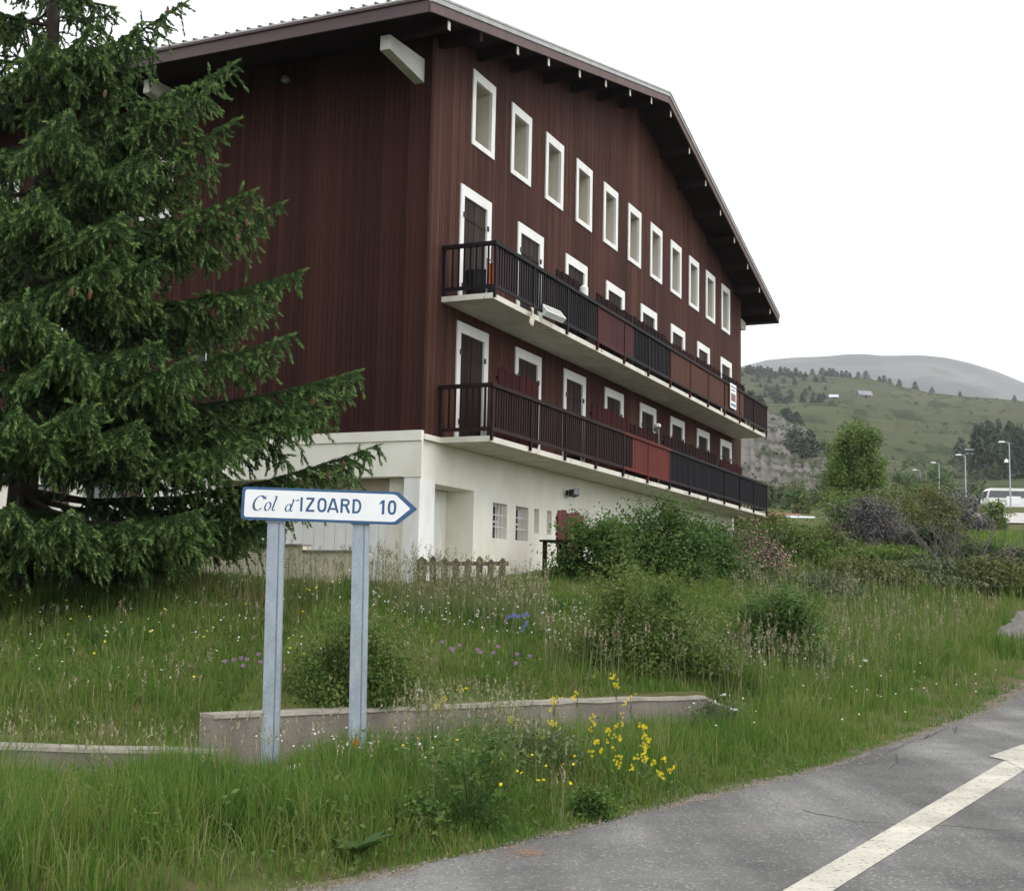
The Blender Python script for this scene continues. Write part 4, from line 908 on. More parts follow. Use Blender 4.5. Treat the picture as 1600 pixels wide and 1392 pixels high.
# seed heads
def seedstalks(n, p0, p1, d0, d1, h0, h1, sel=None, tint=None):
    x, y = wedge(n, p0, p1, d0, d1, 1.); ok = dist_ok(x, y)
    if sel is not None: ok &= sel(x, y)
    x, y = x[ok], y[ok]; m = len(x); h = RNG.uniform(h0, h1, m); la = RNG.normal(0, .09, (m, 2))*h[:, None]; z = zg(x, y)
    t = np.clip(RNG.normal(.45, .2, m) if tint is None else RNG.normal(tint, .15, m), 0, 1)
    base = np.stack([x, y, z], -1); top = base+np.stack([la[:, 0], la[:, 1], h], -1); w = (.0016+.00020*y)[:, None]
    f = RNG.uniform(0, 6.28, m); s = np.stack([np.cos(f), np.sin(f), 0*f], -1)*w
    V = [base-s, base+s, top]; parts = [(np.stack(V, 1).reshape(-1, 3), np.arange(m*3).reshape(-1, 3), np.repeat(t*.4, 3))]
    q = 9; hd = RNG.uniform(.10, .20, m)*(h/.7)
    for j in range(q):
        g = 1-(j/q)*(hd/h); p = base+(top-base)*g[:, None]; r = (.006+.022*math.sin(math.pi*(j+.6)/(q+.4)))*RNG.uniform(.4, 1.4, m)*(.6+y*.035)*.62
        a = RNG.uniform(0, 6.28, m); o = np.stack([np.cos(a)*r, np.sin(a)*r, .35*r], -1); sd = np.stack([-np.sin(a), np.cos(a), 0*a+.5], -1)*(.0035+.00035*y)[:, None]
        parts.append((np.stack([p, p+o-sd, p+o*1.25+sd+np.array([0, 0, .012])], 1).reshape(-1, 3), np.arange(m*3).reshape(-1, 3), np.repeat(np.clip(t+RNG.uniform(-.15, .15, m), 0, 1), 3)))
    return cat_mesh(parts)
sd = cat_mesh([seedstalks(800, 560, 860, 18.0, 20.9, .42, .85, lambda x, y: terr(x, y) < .3, .30), seedstalks(260, 250, 560, 18, 20.6, .45, .8, lambda x, y: terr(x, y) < .3, .35), seedstalks(420, 850, 1330, 14.8, 19, .45, .8, behind, .65), seedstalks(1500, 1150, 1750, 17, 34, .6, 1.0, behind, .45),
     seedstalks(260, -100, 900, 8.6, 12, .35, .6, front, .45), seedstalks(240, -120, 800, 12.5, 18, .3, .5, behind, .55), seedstalks(240, 640, 830, 9.6, 12.5, .5, .8, front, .25)])
tag(link('seeding_grass', npmesh('seeding_grass', *sd), m_seed), 'pale feathery seed heads of tall grass', 'grass', kind='stuff')
# broad leaved herbs between the grass
def herbs(n, p0, p1, d0, d1, sel, h0, h1, sz):
    x, y = wedge(n, p0, p1, d0, d1, 1.); k_ = pnoise(x, y, .6, 3) > -.05; x, y = x[k_], y[k_]; q = 7; x, y = np.repeat(x, q), np.repeat(y, q); x = x+RNG.normal(0, .06, len(x)); y = y+RNG.normal(0, .06, len(y)); ok = dist_ok(x, y)&sel(x, y)&(road_s(x, y) > .12); x, y = x[ok], y[ok]; m = len(x)
    lim = h_verge(x, y) if sel is front else h_mead(x, y)
    return leaves(np.stack([x, y, zg(x, y)+RNG.uniform(h0, h1, m)*lim], -1), unit(RNG.normal(size=(m, 3))*.55+np.array([0, -.2, .8])), sz*RNG.uniform(.5, 1.4, m)*(.75+.02*y), .42, np.clip(RNG.normal(.5, .2, m), 0, 1))
tag(link('meadow_herbs', npmesh('meadow_herbs', *cat_mesh([herbs(900, -140, 1500, 7, 13, front, .2, .95, .055), herbs(1500, -150, 1300, 12, 20, behind, .3, 1.05, .05), herbs(700, 1000, 1700, 14, 28, behind, .3, 1.0, .05)])), m_lf_rose), 'small broad leaved herbs growing between the grass', 'herbs', kind='stuff')
# small white flowers scattered through the grass
def flowerheads(n, p0, p1, d0, d1, h0, h1, r0, sel=None, petals=5):
    x, y = wedge(n, p0, p1, d0, d1, .6); ok = dist_ok(x, y)
    if sel is not None: ok &= sel(x, y)
    x, y = x[ok], y[ok]; m = len(x); c = np.stack([x, y, zg(x, y)+RNG.uniform(h0, h1, m)], -1); N = unit(RNG.normal(size=(m, 3))*.35+np.array([0, -.45, .8])); u, w = frames(N); parts = []
    for j in range(petals):
        a = 2*math.pi*j/petals; d = u*math.cos(a)+w*math.sin(a); s = -u*math.sin(a)+w*math.cos(a); r = (r0*(.7+.02*y)*RNG.uniform(.7, 1.2, m))[:, None]
        parts.append((np.stack([c, c+d*r+s*r*.45, c+d*r-s*r*.45], 1).reshape(-1, 3), np.arange(m*3).reshape(-1, 3), np.repeat(RNG.random(m), 3)))
    return cat_mesh(parts)
tag(link('daisies', npmesh('daisies', *cat_mesh([flowerheads(240, 560, 930, 16.5, 20.5, .25, .42, .011, behind), flowerheads(130, -120, 560, 13, 20, .25, .42, .011, behind), flowerheads(90, -120, 560, 18.5, 20.3, .3, .5, .013, behind), flowerheads(60, 350, 700, 9.6, 11.8, .2, .4, .010, front), flowerheads(110, 1050, 1650, 11, 22, .3, .5, .011)])), m_petal['white']), 'tiny white flowers dotted through the grass', 'flowers', kind='stuff')
tag(link('buttercups', npmesh('buttercups', *cat_mesh([flowerheads(60, -60, 560, 12.5, 20, .3, .5, .013, behind), flowerheads(25, 640, 960, 8.4, 10.5, .25, .4, .013, front)])), m_petal['yellow']), 'tiny yellow flowers dotted through the grass', 'flowers', kind='stuff')

# ------------------------------------------------------------------ shrubs and flowering plants
def sprays(rx, ry, h, n, size, rng=RNG):
    """arching leafy shoots that break the outline of a bush"""
    Ps, Ns, Ts = [], [], []
    for _ in range(n):
        a = rng.uniform(0, 6.28); r0 = rng.uniform(.2, .95); b = np.array([math.cos(a)*rx*r0, math.sin(a)*ry*r0, h*math.sqrt(max(.05, 1-r0*r0))*.75]); d = unit(np.array([math.cos(a)*rng.uniform(.2, 1.1), math.sin(a)*rng.uniform(.2, 1.1), rng.uniform(.5, 1.5)])); L = rng.uniform(.22, .55)*h
        m = int(L/size*2.4)+3; f = np.linspace(.1, 1, m); P = b+d*L*f[:, None]+np.array([d[0]*.25, d[1]*.25, -.28])*L*(f**2)[:, None]; Ps.append(P+rng.normal(size=(m, 3))*size*.35); Ns.append(unit(np.array([0, 0, 1.])+rng.normal(size=(m, 3))*.8)); Ts.append(np.clip(.35+.5*f+rng.normal(0, .12, m), 0, 1))
    P = np.concatenate(Ps); return leaves(P, np.concatenate(Ns), size*rng.uniform(.6, 1.1, len(P)), .5, np.concatenate(Ts), rng)
def sh_px(name, label, px, py_base, D, wpx, hpx, n, size, leaf, fixed=False, sp=None, **kw):
    if not fixed: D = ground_depth(px, py_base, 8) or D
    p = at(px, py_base, D); kw.setdefault('ns', 7)
    rx, ry, h = wpx*D/FPX/2*1.06, wpx*D/FPX/2*.85, hpx*D/FPX*1.08
    e = shrub(name, label, p.x, D, rx, ry, h, n, size*max(.8, D/20), leaf, **kw)
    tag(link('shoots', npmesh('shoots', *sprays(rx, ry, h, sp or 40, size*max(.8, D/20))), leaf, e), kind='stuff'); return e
g1 = 'leafy shrubs in front of the chalet'
sh_px('shrub', 'dark leafy shrub left of the thicket, beside the red slatted screen', 930, 915, 20.2, 150, 100, 12000, .065, m_lf_dark, group=g1, clumps=34)
sh_px('shrub', 'tallest dark leafy shrub in the middle of the thicket under the balcony', 1020, 915, 20.8, 190, 124, 15000, .065, m_lf_dark, group=g1, clumps=42)
sh_px('shrub', 'dark leafy shrub right of the thicket, next to the pink flowers', 1105, 912, 21.8, 150, 98, 11000, .065, m_lf_dark, group=g1, clumps=30)
sh_px('rose_bush', 'yellow green rose bush in the meadow in front of the dark thicket', 1008, 1045, 16.4, 245, 155, 20000, .060, m_lf_rose, clumps=44, tip=.4, sp=80)
sh_px('rose_bush', 'darker bush with mauve flowers at the right edge of the meadow', 1215, 1045, 17.6, 180, 128, 13000, .056, m_lf_dark, clumps=34, sp=60)
sh_px('rose_bush', 'small rose bush growing behind the right sign post', 556, 1098, 12.9, 205, 132, 11000, .052, m_lf_rose, clumps=40, sp=60)
e = sh_px('flowering_shrub', 'shrub covered in pink flower spikes beside the dark thicket', 1182, 915, 20.6, 130, 92, 4500, .050, m_lf_sage, clumps=24)
def petals_on(e, n, frac, size, matl, name='blossom', low=.35):
    fo = [c for c in e.children if c.name.startswith('foliage')][0].data; co = np.empty(len(fo.vertices)*3, np.float32); fo.vertices.foreach_get('co', co); co = co.reshape(-1, 3)
    r = np.linalg.norm(co/co.max(0), axis=1); c2 = co[(r > frac) & (co[:, 2] > co[:, 2].max()*low)]; P = c2[RNG.integers(0, len(c2), n)]+RNG.normal(size=(n, 3))*size*.5; sz = size*RNG.uniform(.6, 1.3, n)
    link(name, npmesh(name, *leaves(P, unit(unit(P)+np.array([0, -.6, .3])), sz, .8)), matl, e)
petals_on(e, 1000, .42, .055, m_petal['dustypink'], low=.25); petals_on(e, 90, .6, .055, m_petal['pink'], low=.6)
for ob in bpy.data.objects:
    if ob.get('label', '').startswith('darker bush with mauve'): petals_on(ob, 26, .6, .045, m_petal['mauve'])
# waist high weeds filling the slope to the right
spots = [(1262,935,24,170,42,m_lf_sage,'low sage green weeds below the pink flowers'), (1340,915,27,180,42,m_lf_olive,'olive weeds in the middle of the right slope'), (1440,915,29,180,40,m_lf_sage,'pale sage weeds below the dead twigs'), (1545,925,31,150,48,m_lf_olive,'olive weeds above the gravel path'), (1225,880,33,170,65,m_lf_bright,'fresh green scrub beyond the pink flowers, at the chalet end'), (1270,868,38,120,48,m_lf_olive,'rounded olive scrub left of the grey bush'), (1180,850,40,110,50,m_lf_olive,'low scrub at the foot of the chalet far corner'), (1590,900,33,90,42,m_lf_sage,'weeds at the right picture edge above the gravel path'), (1385,885,36,140,30,m_lf_bright,'fresh green weeds under the grey bush')]
for px, pb_, D, w, h, lf, lb in spots: sh_px('scrub', lb, px, pb_, D, w, h, 4200, .06, lf, group='scrub on the right slope', clumps=30, cat='scrub', ns=4, spread=.36)
sh_px('grey_bush', 'rounded grey leafless looking bush among green scrub', 1358, 855, 46, 122, 78, 16000, .055, m_lf_grey, fixed=True, clumps=44, aspect=.3, ns=14, sm=m_twig)
for px, pb_, D, w, h, lf, lb in [(1440,848,53,150,92,m_lf_olive,'broad olive bush right of the grey bush'), (1405,800,64,130,60,m_lf_olive,'olive bush above the grey bush'), (1490,800,74,110,62,m_lf_grey,'brownish bush below the street lamps'), (1555,795,95,36,42,m_lf_bright,'bright green bush beside the coach'), (1330,810,66,110,70,m_lf_bright,'light green bush at the foot of the small tree'), (1450,850,45,70,40,m_lf_juni,'small dark bush left of the dead twigs')]:
    sh_px('scrub_bush', lb, px, pb_, D, w, h, 6000, .05, lf, fixed=True, clumps=30, group='bushes on the upper slope')
# juniper with dead grey branches
p = at(1515, 868, 38); jn = shrub('juniper', 'dark juniper bush with bare grey dead branches at the right', p.x, 38, 1.35, 1.0, 1.7, 5200, .085, m_lf_juni, clumps=16, spread=.24, aspect=.3)
dt = MB(); rj = random.Random(5)
for i in range(34):
    a = rj.uniform(0, 6.28); ln = rj.uniform(1.0, 2.3); el_ = rj.uniform(.5, 1.35); q0 = Vector((rj.uniform(-1.3, .9), rj.uniform(-.8, .2), .1)); d = Vector((math.cos(a)*math.cos(el_)-.25, math.sin(a)*math.cos(el_), math.sin(el_)))
    q1 = q0+d*ln*.5; q2 = q0+d*ln+Vector((rj.uniform(-.15, .15), 0, .1)); dt.tube([q0, q1, q2], [.03, .02, .006], 5)
    for _ in range(4):
        f_ = rj.uniform(.35, .95); s0 = q0.lerp(q2, f_); dt.tube([s0, s0+Vector((rj.uniform(-.4, .4), rj.uniform(-.3, .3), rj.uniform(.05, .45)))], [.011, .004], 4)
dt.build('dead_branch', m_twig, jn)
# yellow mustard plants on the verge
fl5 = lambda m, c, r, t=.3: [m.add([c, c+Vector((math.cos(a)*r-math.sin(a)*r*.45, -.3*r, math.sin(a)*r+math.cos(a)*r*.45)), c+Vector((math.cos(a)*r*1.15, -.1*r, math.sin(a)*r*1.15)), c+Vector((math.cos(a)*r+math.sin(a)*r*.45, -.3*r, math.sin(a)*r-math.cos(a)*r*.45))], [(0, 1, 2), (0, 2, 3)], random.random()) for a in (.4, 1.97, 3.54, 5.11)]
m_stem = leafmat('green_stems', [(0, (.05,.085,.02)), (1, (.08,.12,.03))], .1)
ylab = {0: 'yellow mustard plant by the road, nearest the asphalt edge', 3: 'yellow mustard plant standing highest before the rose bush'}
for i, (px, py, D) in enumerate([(1047,1188,10.1),(1028,1196,10.0),(1003,1172,10.2),(976,1184,10.0),(1000,1135,10.8),(962,1155,10.4),(935,1157,10.5),(963,1118,11.4),(985,1087,12.3),(963,1060,12.4),(902,1077,12.2),(925,1122,11.2),(866,1092,12.0),(840,1135,11.2),(800,1122,11.6),(720,1076,12.0),(690,1088,11.8),(868,1130,11.0),(1012,1150,10.6),(950,1140,10.8)]):
    tp = at(px, py, D); g = zgf(tp.x, D); e = empty('mustard_plant', (tp.x, D, g)); hh = max(.15, tp.z-g)
    tag(e, ['clump-side','tall','short','bushy'][i % 4] and 'yellow flowered mustard plant on the grass verge beyond the road edge', 'flower', 'yellow mustard plants on the verge')
    s = MB(); f = MB(); s.tube([(0,0,-.03), (.01,0,hh*.6), (0,0,hh)], [.004,.003,.002], 4, .4)
    for b_ in range(random.randint(3, 5)):
        a = random.uniform(0, 6.28); r = random.uniform(.015, .06); z = hh-random.uniform(-.02, .10); c0 = Vector((r*math.cos(a), r*math.sin(a)*.6, z)); s.tube([(0,0,hh*.72), c0], [.0025,.0015], 4, .5)
        for _ in range(random.randint(3, 6)): fl5(f, c0+Vector((random.gauss(0, .012), random.gauss(0, .012), random.gauss(.005, .014))), random.uniform(.007, .011))
    for b_ in range(4):
        a = random.uniform(0, 6.28); z = hh*random.uniform(.1, .6); l = random.uniform(.05, .1); s.add([(0,0,z), (math.cos(a)*l*.5-.01, math.sin(a)*l*.5, z+.03), (math.cos(a)*l, math.sin(a)*l, z+.02), (math.cos(a)*l*.5+.01, math.sin(a)*l*.5+.01, z+.03)], [(0,1,2,3)], .2)
    s.build('stem', m_stem, e); f.build('blossom', m_petal['yellow'], e)
# red clover heads
ch_m = MB()
for i in range(46):
    d = Vector((random.gauss(0, 1), random.gauss(0, 1), random.gauss(.25, 1))).normalized(); s_ = d.orthogonal()*.004; ch_m.add([d*.006+s_, d*.006-s_, d*random.uniform(.017, .024)], [(0, 1, 2)], random.random())
ch_m = ch_m.mesh('flower_head')
for i, (px, py, D) in enumerate([(352,1033,13.3),(365,1031,13.3),(377,1028,13.4),(386,1030,13.4),(404,1022,13.4),(407,1034,13.2),(380,1040,13.2),(691,1003,14.4),(705,1013,14.4),(718,1008,14.5),(708,1016,14.3),(746,1015,14.5),(751,1019,14.4),(771,1020,14.5),(778,1010,14.7),(808,1022,14.6),(828,1025,14.5),(806,1036,14.2)]):
    tp = at(px, py, D); g = zgf(tp.x, D); e = empty('clover', (tp.x, D, g)); tag(e, 'pink clover blooming beside the left sign post' if i < 7 else 'pink clover blooming in the meadow left of the rose bush', 'flower', 'clovers by the left post' if i < 7 else 'clovers before the rose bush')
    hh = max(.18, tp.z-g); MB().tube([(0,0,-.02), (.01,0,hh*.6), (0,0,hh)], .003, 4, .3).build('stem', m_stem, e); o = link('flower_head', ch_m, m_petal['mauve'], e); o.location = (0, 0, hh); o.scale = (1.25,)*3
# blue iris, white umbels
tp = at(808, 964, 15.6); g = zgf(tp.x, 15.6); e = empty('blue_iris', (tp.x, 15.6, g)); tag(e, 'blue iris blooming in the meadow left of the rose bush', 'flower'); s = MB(); f = MB(); hh = tp.z-g
for i in range(7):
    c = Vector((random.uniform(-.12, .16), random.uniform(-.05, .05), hh+random.uniform(-.12, .04))); s.tube([(c.x*.3, 0, -.02), c], [.004, .002], 4, .2)
    for _ in range(2): fl5(f, c+Vector((random.gauss(0, .01), random.gauss(0, .01), random.gauss(0, .02))), random.uniform(.014, .022))
for i in range(12):
    a = random.uniform(-.12, .12); s.add([(a*.5-.008, 0, 0), (a*.5+.008, 0, 0), (a*1.2, random.uniform(-.05, .05), hh*random.uniform(.6, .95))], [(0, 1, 2)], random.random())
s.build('stem', m_stem, e); f.build('blossom', m_petal['blue'], e)
for i, (px, py, D, lb) in enumerate([(1132,1085,12.8,'highest white umbel flower at the end of the low wall'), (1148,1108,12.6,'white umbel flower right of the low wall end'), (655,1078,12.1,'white umbel flower above the wall right of the sign posts'), (1352,1032,16,'white umbel flower at the right in the long grass'), (692,1082,12.0,'white umbel flower next to the yellow mustard above the wall')]):
    tp = at(px, py, D); g = zgf(tp.x, D); e = empty('umbel_flower', (tp.x, D, g)); tag(e, lb, 'flower', 'white umbels'); hh = max(.2, tp.z-g); s = MB().tube([(0,0,-.02), (0,0,hh*.9)], [.005,.003], 5, .3); f = MB()
    for _ in range(16):
        c = Vector((random.gauss(0, .018), random.gauss(0, .018), hh+random.gauss(0, .005))); s.tube([(0,0,hh*.9), c], .0015, 3, .4); fl5(f, c, .006)
    s.build('stem', m_stem, e); f.build('blossom', m_petal['white'], e)
# broad dock leaves at the road edge
tp = at(560, 1345, 7.9); e = empty('dock_plant', (tp.x, 7.9, zgf(tp.x, 7.9))); tag(e, 'dock plant with broad green leaves at the road edge', 'plant')
m_dock = leafmat('dock_leaf', [(0, (.035,.08,.020)), (1, (.08,.13,.035))], .25)
for i in range(13):
    a = i*2.4+.5; L = random.uniform(.10, .22); lf = MB(); up = random.uniform(.5, 1.2); vs = []
    for j in range(6):
        f_ = j/5; w = .04*math.sin(math.pi*(f_*.9+.05))*(1 if f_ < .98 else .2); r = L*f_; z = .04+up*L*f_*(1-.5*f_)
        c = Vector((math.cos(a)*r, math.sin(a)*r, z)); sv = Vector((-math.sin(a), math.cos(a), 0)); vs += [c-sv*w+Vector((0,0,.012)), c, c+sv*w+Vector((0,0,.012))]
    lf.add(vs, [(j*3+k_, j*3+k_+1, j*3+k_+4, j*3+k_+3) for j in range(5) for k_ in range(2)], random.random()); lf.build('leaf', m_dock, e, True)
MB().tube([(.24,0,0), (.27,0,.16), (.28,.01,.26)], [.004,.003,.002], 5).build('dry_stalk', m_cone, e)
# dark coarse weeds at the road edge
for i, (px, pb_, D, w, h, lb) in enumerate([(735,1310,8.9,150,185,'coarse dark weed clump at the asphalt edge, centre left'), (655,1330,8.6,90,80,'low leafy weed clump left of the coarse dark weeds'), (925,1265,9.6,70,60,'small dark weed mat beside the bare gravel spot'), (830,1230,10.6,150,110,'weedy clump with grey green leaves below the yellow flowers'), (1125,1108,14.6,90,75,'tall weeds hiding the right end of the low concrete wall')]):
    sh_px('weed_clump', lb, px, pb_, D, w, h*.8, 2600, .065, m_lf_dark if i < 3 else m_lf_sage, clumps=34, aspect=.17, ns=14, sm=m_stem, cat='weeds', group='weeds at the road edge', fixed=True, spread=.4)

# ------------------------------------------------------------------ hills behind
def hor(px): return 929.3+.0208*(px-800)
_e = [at(p_, 620, 1.) for p_ in (0., 1600.)]
def ux(px): return _e[0].x+(_e[1].x-_e[0].x)*np.asarray(px, float)/1600
def elev_of(px, py):
    b_ = (np.asarray(py, float)-696)/FPX; a_ = (np.asarray(px, float)-800)/FPX; dy = _F.y+_R.y*a_-_U.y*b_; return (_F.z+_R.z*a_-_U.z*b_)/dy
def hill(name, p0, p1, npx, Y, zfun, matl):
    px = np.linspace(p0, p1, npx); PXg, YY = np.meshgrid(px, Y); XX = ux(PXg)*YY; ZZ = zfun(PXg, YY)
    i = np.arange(PXg.size).reshape(PXg.shape); F = np.stack([i[:-1, :-1], i[:-1, 1:], i[1:, 1:], i[1:, :-1]], -1).reshape(-1, 4)
    o = link(name, npmesh(name, np.stack([XX, YY, ZZ], -1), F, smooth=True), matl); tag(o, kind='structure'); return o
m_mount = mat('grey_mountain', (.125,.120,.120), (.078,.084,.070), 1, .006, (1,1,1), 1., .02, detail=14, speck=(.02,(.065,.078,.055),.55), spec=0, patch=(.0022,(1,1,1),.75,1.2))
m_hill = mat('terraced_grass', (.058,.072,.038), (.088,.090,.054), 1, .016, (.35,.35,7), .6, .2, detail=10, speck=(.06,(.042,.055,.030),.54), spec=0)
m_scree = mat('scree_rock', (.165,.150,.142), (.095,.088,.078), 1, .07, (1,1,1), .9, .35, detail=12, speck=(.10,(.06,.066,.042),.53), spec=0)
c_m = ([-400, 400, 900, 1160, 1200, 1250, 1290, 1320, 1350, 1380, 1440, 1480, 1520, 1560, 1600, 1750, 2000, 2300], [800, 740, 640, 571, 561, 557, 556, 553, 552, 555, 554, 558, 567, 580, 597, 650, 700, 740])
def crest(c, px, Yc): return EYE+elev_of(px, np.interp(px, *c))*Yc
def z_m(px, Y):
    zc = crest(c_m, px, 3200); X = ux(px)*Y; k = np.clip((Y-1300)/1900, 0, 1)**1.1; z = 60+(zc-60)*k-(Y > 3200)*(Y-3200)*.35
    return z+(1-k)*k*4*28*pnoise(X, Y, 260)+16*pnoise(X, Y, 70, 1)*k*(1-k)*3+7*pnoise(X, Y, 25, 2)*k*(1-k)*3
hill('far_mountain', -400, 2300, 260, np.linspace(1300, 3900, 180), z_m, m_mount)
c_h = ([700, 1000, 1160, 1200, 1250, 1320, 1360, 1400, 1450, 1500, 1560, 1600, 1700, 2000, 2300], [600, 590, 574, 580, 584, 589, 592, 602, 613, 619, 623, 627, 640, 690, 730])
def z_h(px, Y):
    zc = crest(c_h, px, 900); X = ux(px)*Y; t = np.clip((Y-250)/650, 0, 1); z = 20.5+(zc-20.5)*t-(Y > 900)*(Y-900)*.25
    z = z+5*pnoise(X, Y, 70)*t*(1-t)*4+1.2*pnoise(X, Y, 18, 1)*t*(1-t)*4
    msk = sstep(t, .12, .25)*(1-sstep(t, .72, .9)); q = z/8.+.25*pnoise(X, Y, 90, 2); fr = q-np.floor(q)
    return z+msk*(sstep(fr, .80, .98)-fr)*7.
hill('hillside', 700, 2300, 330, np.concatenate([np.arange(248, 900, 2.6), np.arange(900, 1300, 25)]), z_h, m_hill)
c_s = ([950, 1080, 1160, 1210, 1250, 1285, 1305, 1325, 1345], [560, 600, 626, 646, 662, 690, 728, 775, 800])
def z_s(px, Y):
    zc = crest(c_s, px, 400); X = ux(px)*Y; t = np.clip((Y-210)/190, 0, 1); z = 15+(zc-15)*t**.9-(Y > 400)*(Y-400)*.4
    g = 1.2*pnoise(px, Y*.10, 9)+.7*pnoise(px, Y*.16, 3.5, 1); return z+(.75*g+.8*pnoise(X, Y, 30))*np.sqrt(np.clip(t*(1-t)*4, 0, 1))
hill('scree_slope', 950, 1345, 150, np.concatenate([np.arange(208, 404, 1.6), np.arange(404, 470, 10)]), z_s, m_scree)
# ------------------------------------------------------------------ far trees
m_pine = leafmat('far_pine', [(0, (.016,.030,.018)), (.6, (.030,.050,.026)), (1, (.05,.075,.034))], .1, rnd=.25)
def conifer(n, rng, slim=.22):
    z = 1-rng.random(n)**.75*.92; r = (1.03-z)**.6*slim*rng.uniform(.35, 1.15, n); a = rng.uniform(0, 6.28, n)
    P = np.stack([np.cos(a)*r, np.sin(a)*r, z], -1); N = unit(np.stack([np.cos(a), np.sin(a), .6+0*a], -1)+rng.normal(size=(n, 3))*.5)
    return leaves(P, N, .11*rng.uniform(.6, 1.4, n), .55, rng.random(n)*.8, rng)
rp = np.random.default_rng(21)
pineM = [npmesh('crown', *conifer(420, rp, s)) for s in (.30, .36, .42)]; pineT = MB().tube([(0,0,-.05),(0,0,.55),(0,0,.98)], [.022,.016,.003], 5).mesh('trunk')
rndM = [npmesh('crown', *bush_mesh(.36, .36, .92, 700, .10, clumps=22, rng=rp, spread=.28)) for _ in range(3)]
def ptree(name, x, y, z, h, lab, grp, i, kind='pine', wid=1., leaf=None):
    e = empty(name, (x, y, z), i*1.3); e.scale = (h*wid, h*wid, h); tag(e, lab, 'tree', grp)
    link('trunk', pineT, m_bark, e)
    if kind == 'pine': link('crown', pineM[i % 3], m_pine, e)
    else:
        o = link('crown', rndM[i % 3], None, e); o.location = (0, 0, .06)
        if not o.data.materials: o.data.materials.append(m_lf_dark)
        o.material_slots[0].link = 'OBJECT'; o.material_slots[0].material = leaf or m_lf_dark
rr = random.Random(9); i = 0
for px in [1166,1171,1177,1183,1188,1194,1199,1205,1211,1219,1226,1232,1237,1243,1250,1258,1269,1284,1290,1296,1302,1308,1315,1322,1328,1341,1353,1374,1381,1390,1405,1430,1456,1500,1585]:
    Y = 890 if px > 1260 else rr.uniform(800, 880); x = ux(px)*Y; z = float(z_h(np.array(px), np.array(Y)))
    ptree('pine_tree', x, Y, z-.3, rr.uniform(4.2, 6.5) if px > 1200 else rr.uniform(4.5, 7), 'far dark pine on the crest of the terraced hill', 'pines along the hill crest', i, wid=1.35); i += 1
for _ in range(95):                                                  # wood at the hill's upper left
    px = rr.uniform(1120, 1290); Y = rr.uniform(560, 800); py = hor(px)-(float(z_h(np.array(px), np.array(Y)))-EYE)/Y*FPX
    ptree('pine_tree', ux(px)*Y, Y, float(z_h(np.array(px), np.array(Y)))-.3, rr.uniform(2.8, 5.0), 'pine in the open wood at the left of the terraced hill', 'pines in the hillside wood', i, wid=1.3); i += 1
for _ in range(13):                                                  # on the scree
    px = rr.uniform(1150, 1312); Y = rr.uniform(350, 405) if rr.random() < .7 else rr.uniform(250, 350)
    ptree('pine_tree', ux(px)*Y, Y, float(z_s(np.array(px), np.array(Y)))-.3, rr.uniform(3.2, 6.2), 'dark pine growing on the grey scree slope', 'pines on the scree', i, 'pine' if i % 3 else 'round', 1.5); i += 1
for _ in range(34):                                                  # dark plantation right
    px = rr.uniform(1518, 1680); Y = rr.uniform(300, 350); z = float(z_h(np.array(px), np.array(Y)))
    ptree('spruce', ux(px)*Y, Y, z-.5, rr.uniform(10, 14), 'tall dark spruce in the plantation behind the coach', 'spruces in the plantation', i, wid=.62); i += 1
for px, py, Y, h in [(1500,655,420,9),(1497,690,380,8),(1243,732,300,6),(1265,728,300,7),(1255,738,295,5)]:
    z = float(z_h(np.array(px), np.array(Y))) if px > 1320 else float(z_s(np.array(px), np.array(Y)))
    ptree('pine_tree', ux(px)*Y, Y, z-.4, h, 'single dark pine standing low on the hill slope', 'single pines low on the slope', i, wid=1.3); i += 1
for _ in range(70):                                                  # valley floor trees
    px = rr.uniform(1185, 1420); Y = rr.uniform(130, 235); x = ux(px)*Y
    ptree('valley_tree', x, Y, zgf(x, Y)-.3, rr.uniform(2.2, 4.0), 'small round tree on the valley floor below the scree', 'trees on the valley floor', i, 'round', 1.3, (m_lf_dark, m_lf_sage, m_lf_olive)[i % 3]); i += 1
for _ in range(26):
    px = rr.uniform(1400, 1560); Y = rr.uniform(215, 300); x = ux(px)*Y
    z = zgf(x, Y) if Y < 250 else float(z_h(np.array(px), np.array(Y)))
    ptree('hedge_tree', x, Y, z-.3, rr.uniform(3, 5.5), 'round tree in the hedgerow at the foot of the hill', 'trees at the hill foot', i, 'round', 1.3, (m_lf_dark, m_lf_sage)[i % 2]); i += 1
# scattered scrub on the terraces
parts = []
for _ in range(1300):
    px = rr.uniform(1180, 1750); Y = rr.uniform(300, 880); 
    if px < 1400 and rr.random() < .75: continue
    s = rr.uniform(.5, 1.9); V, F, t = bush_mesh(s*1.2, s*1.2, s, 46, s*.55, clumps=6, rng=rp); x = ux(px)*Y
    parts.append((V+np.array([x, Y, float(z_h(np.array(px), np.array(Y)))-.2]), F, t))
for _ in range(1500):                                                # hedges along the terrace edges
    px = rr.uniform(1195, 1620); Y = rr.uniform(330, 800); X = float(ux(px))*Y; q = float(z_h(np.array(px), np.array(Y)))/8.+.25*float(pnoise(X, Y, 90, 2)); Y += (.86-(q-math.floor(q)))*8./.2
    if pnoise(px*.05, Y*.02, 1.) < -.1: continue
    s = rr.uniform(.35, 1.0); V, F, t = bush_mesh(s*2.2, s, s, 22, s*.7, clumps=4, rng=rp); x = float(ux(px))*Y
    parts.append((V+np.array([x, Y, float(z_h(np.array(px), np.array(Y)))-.1]), F, t*.6))
tag(link('hillside_scrub', npmesh('hillside_scrub', *cat_mesh(parts)), m_lf_sage), 'grey green scrub dotted over the terraced hill', 'scrub', kind='stuff')
parts = []
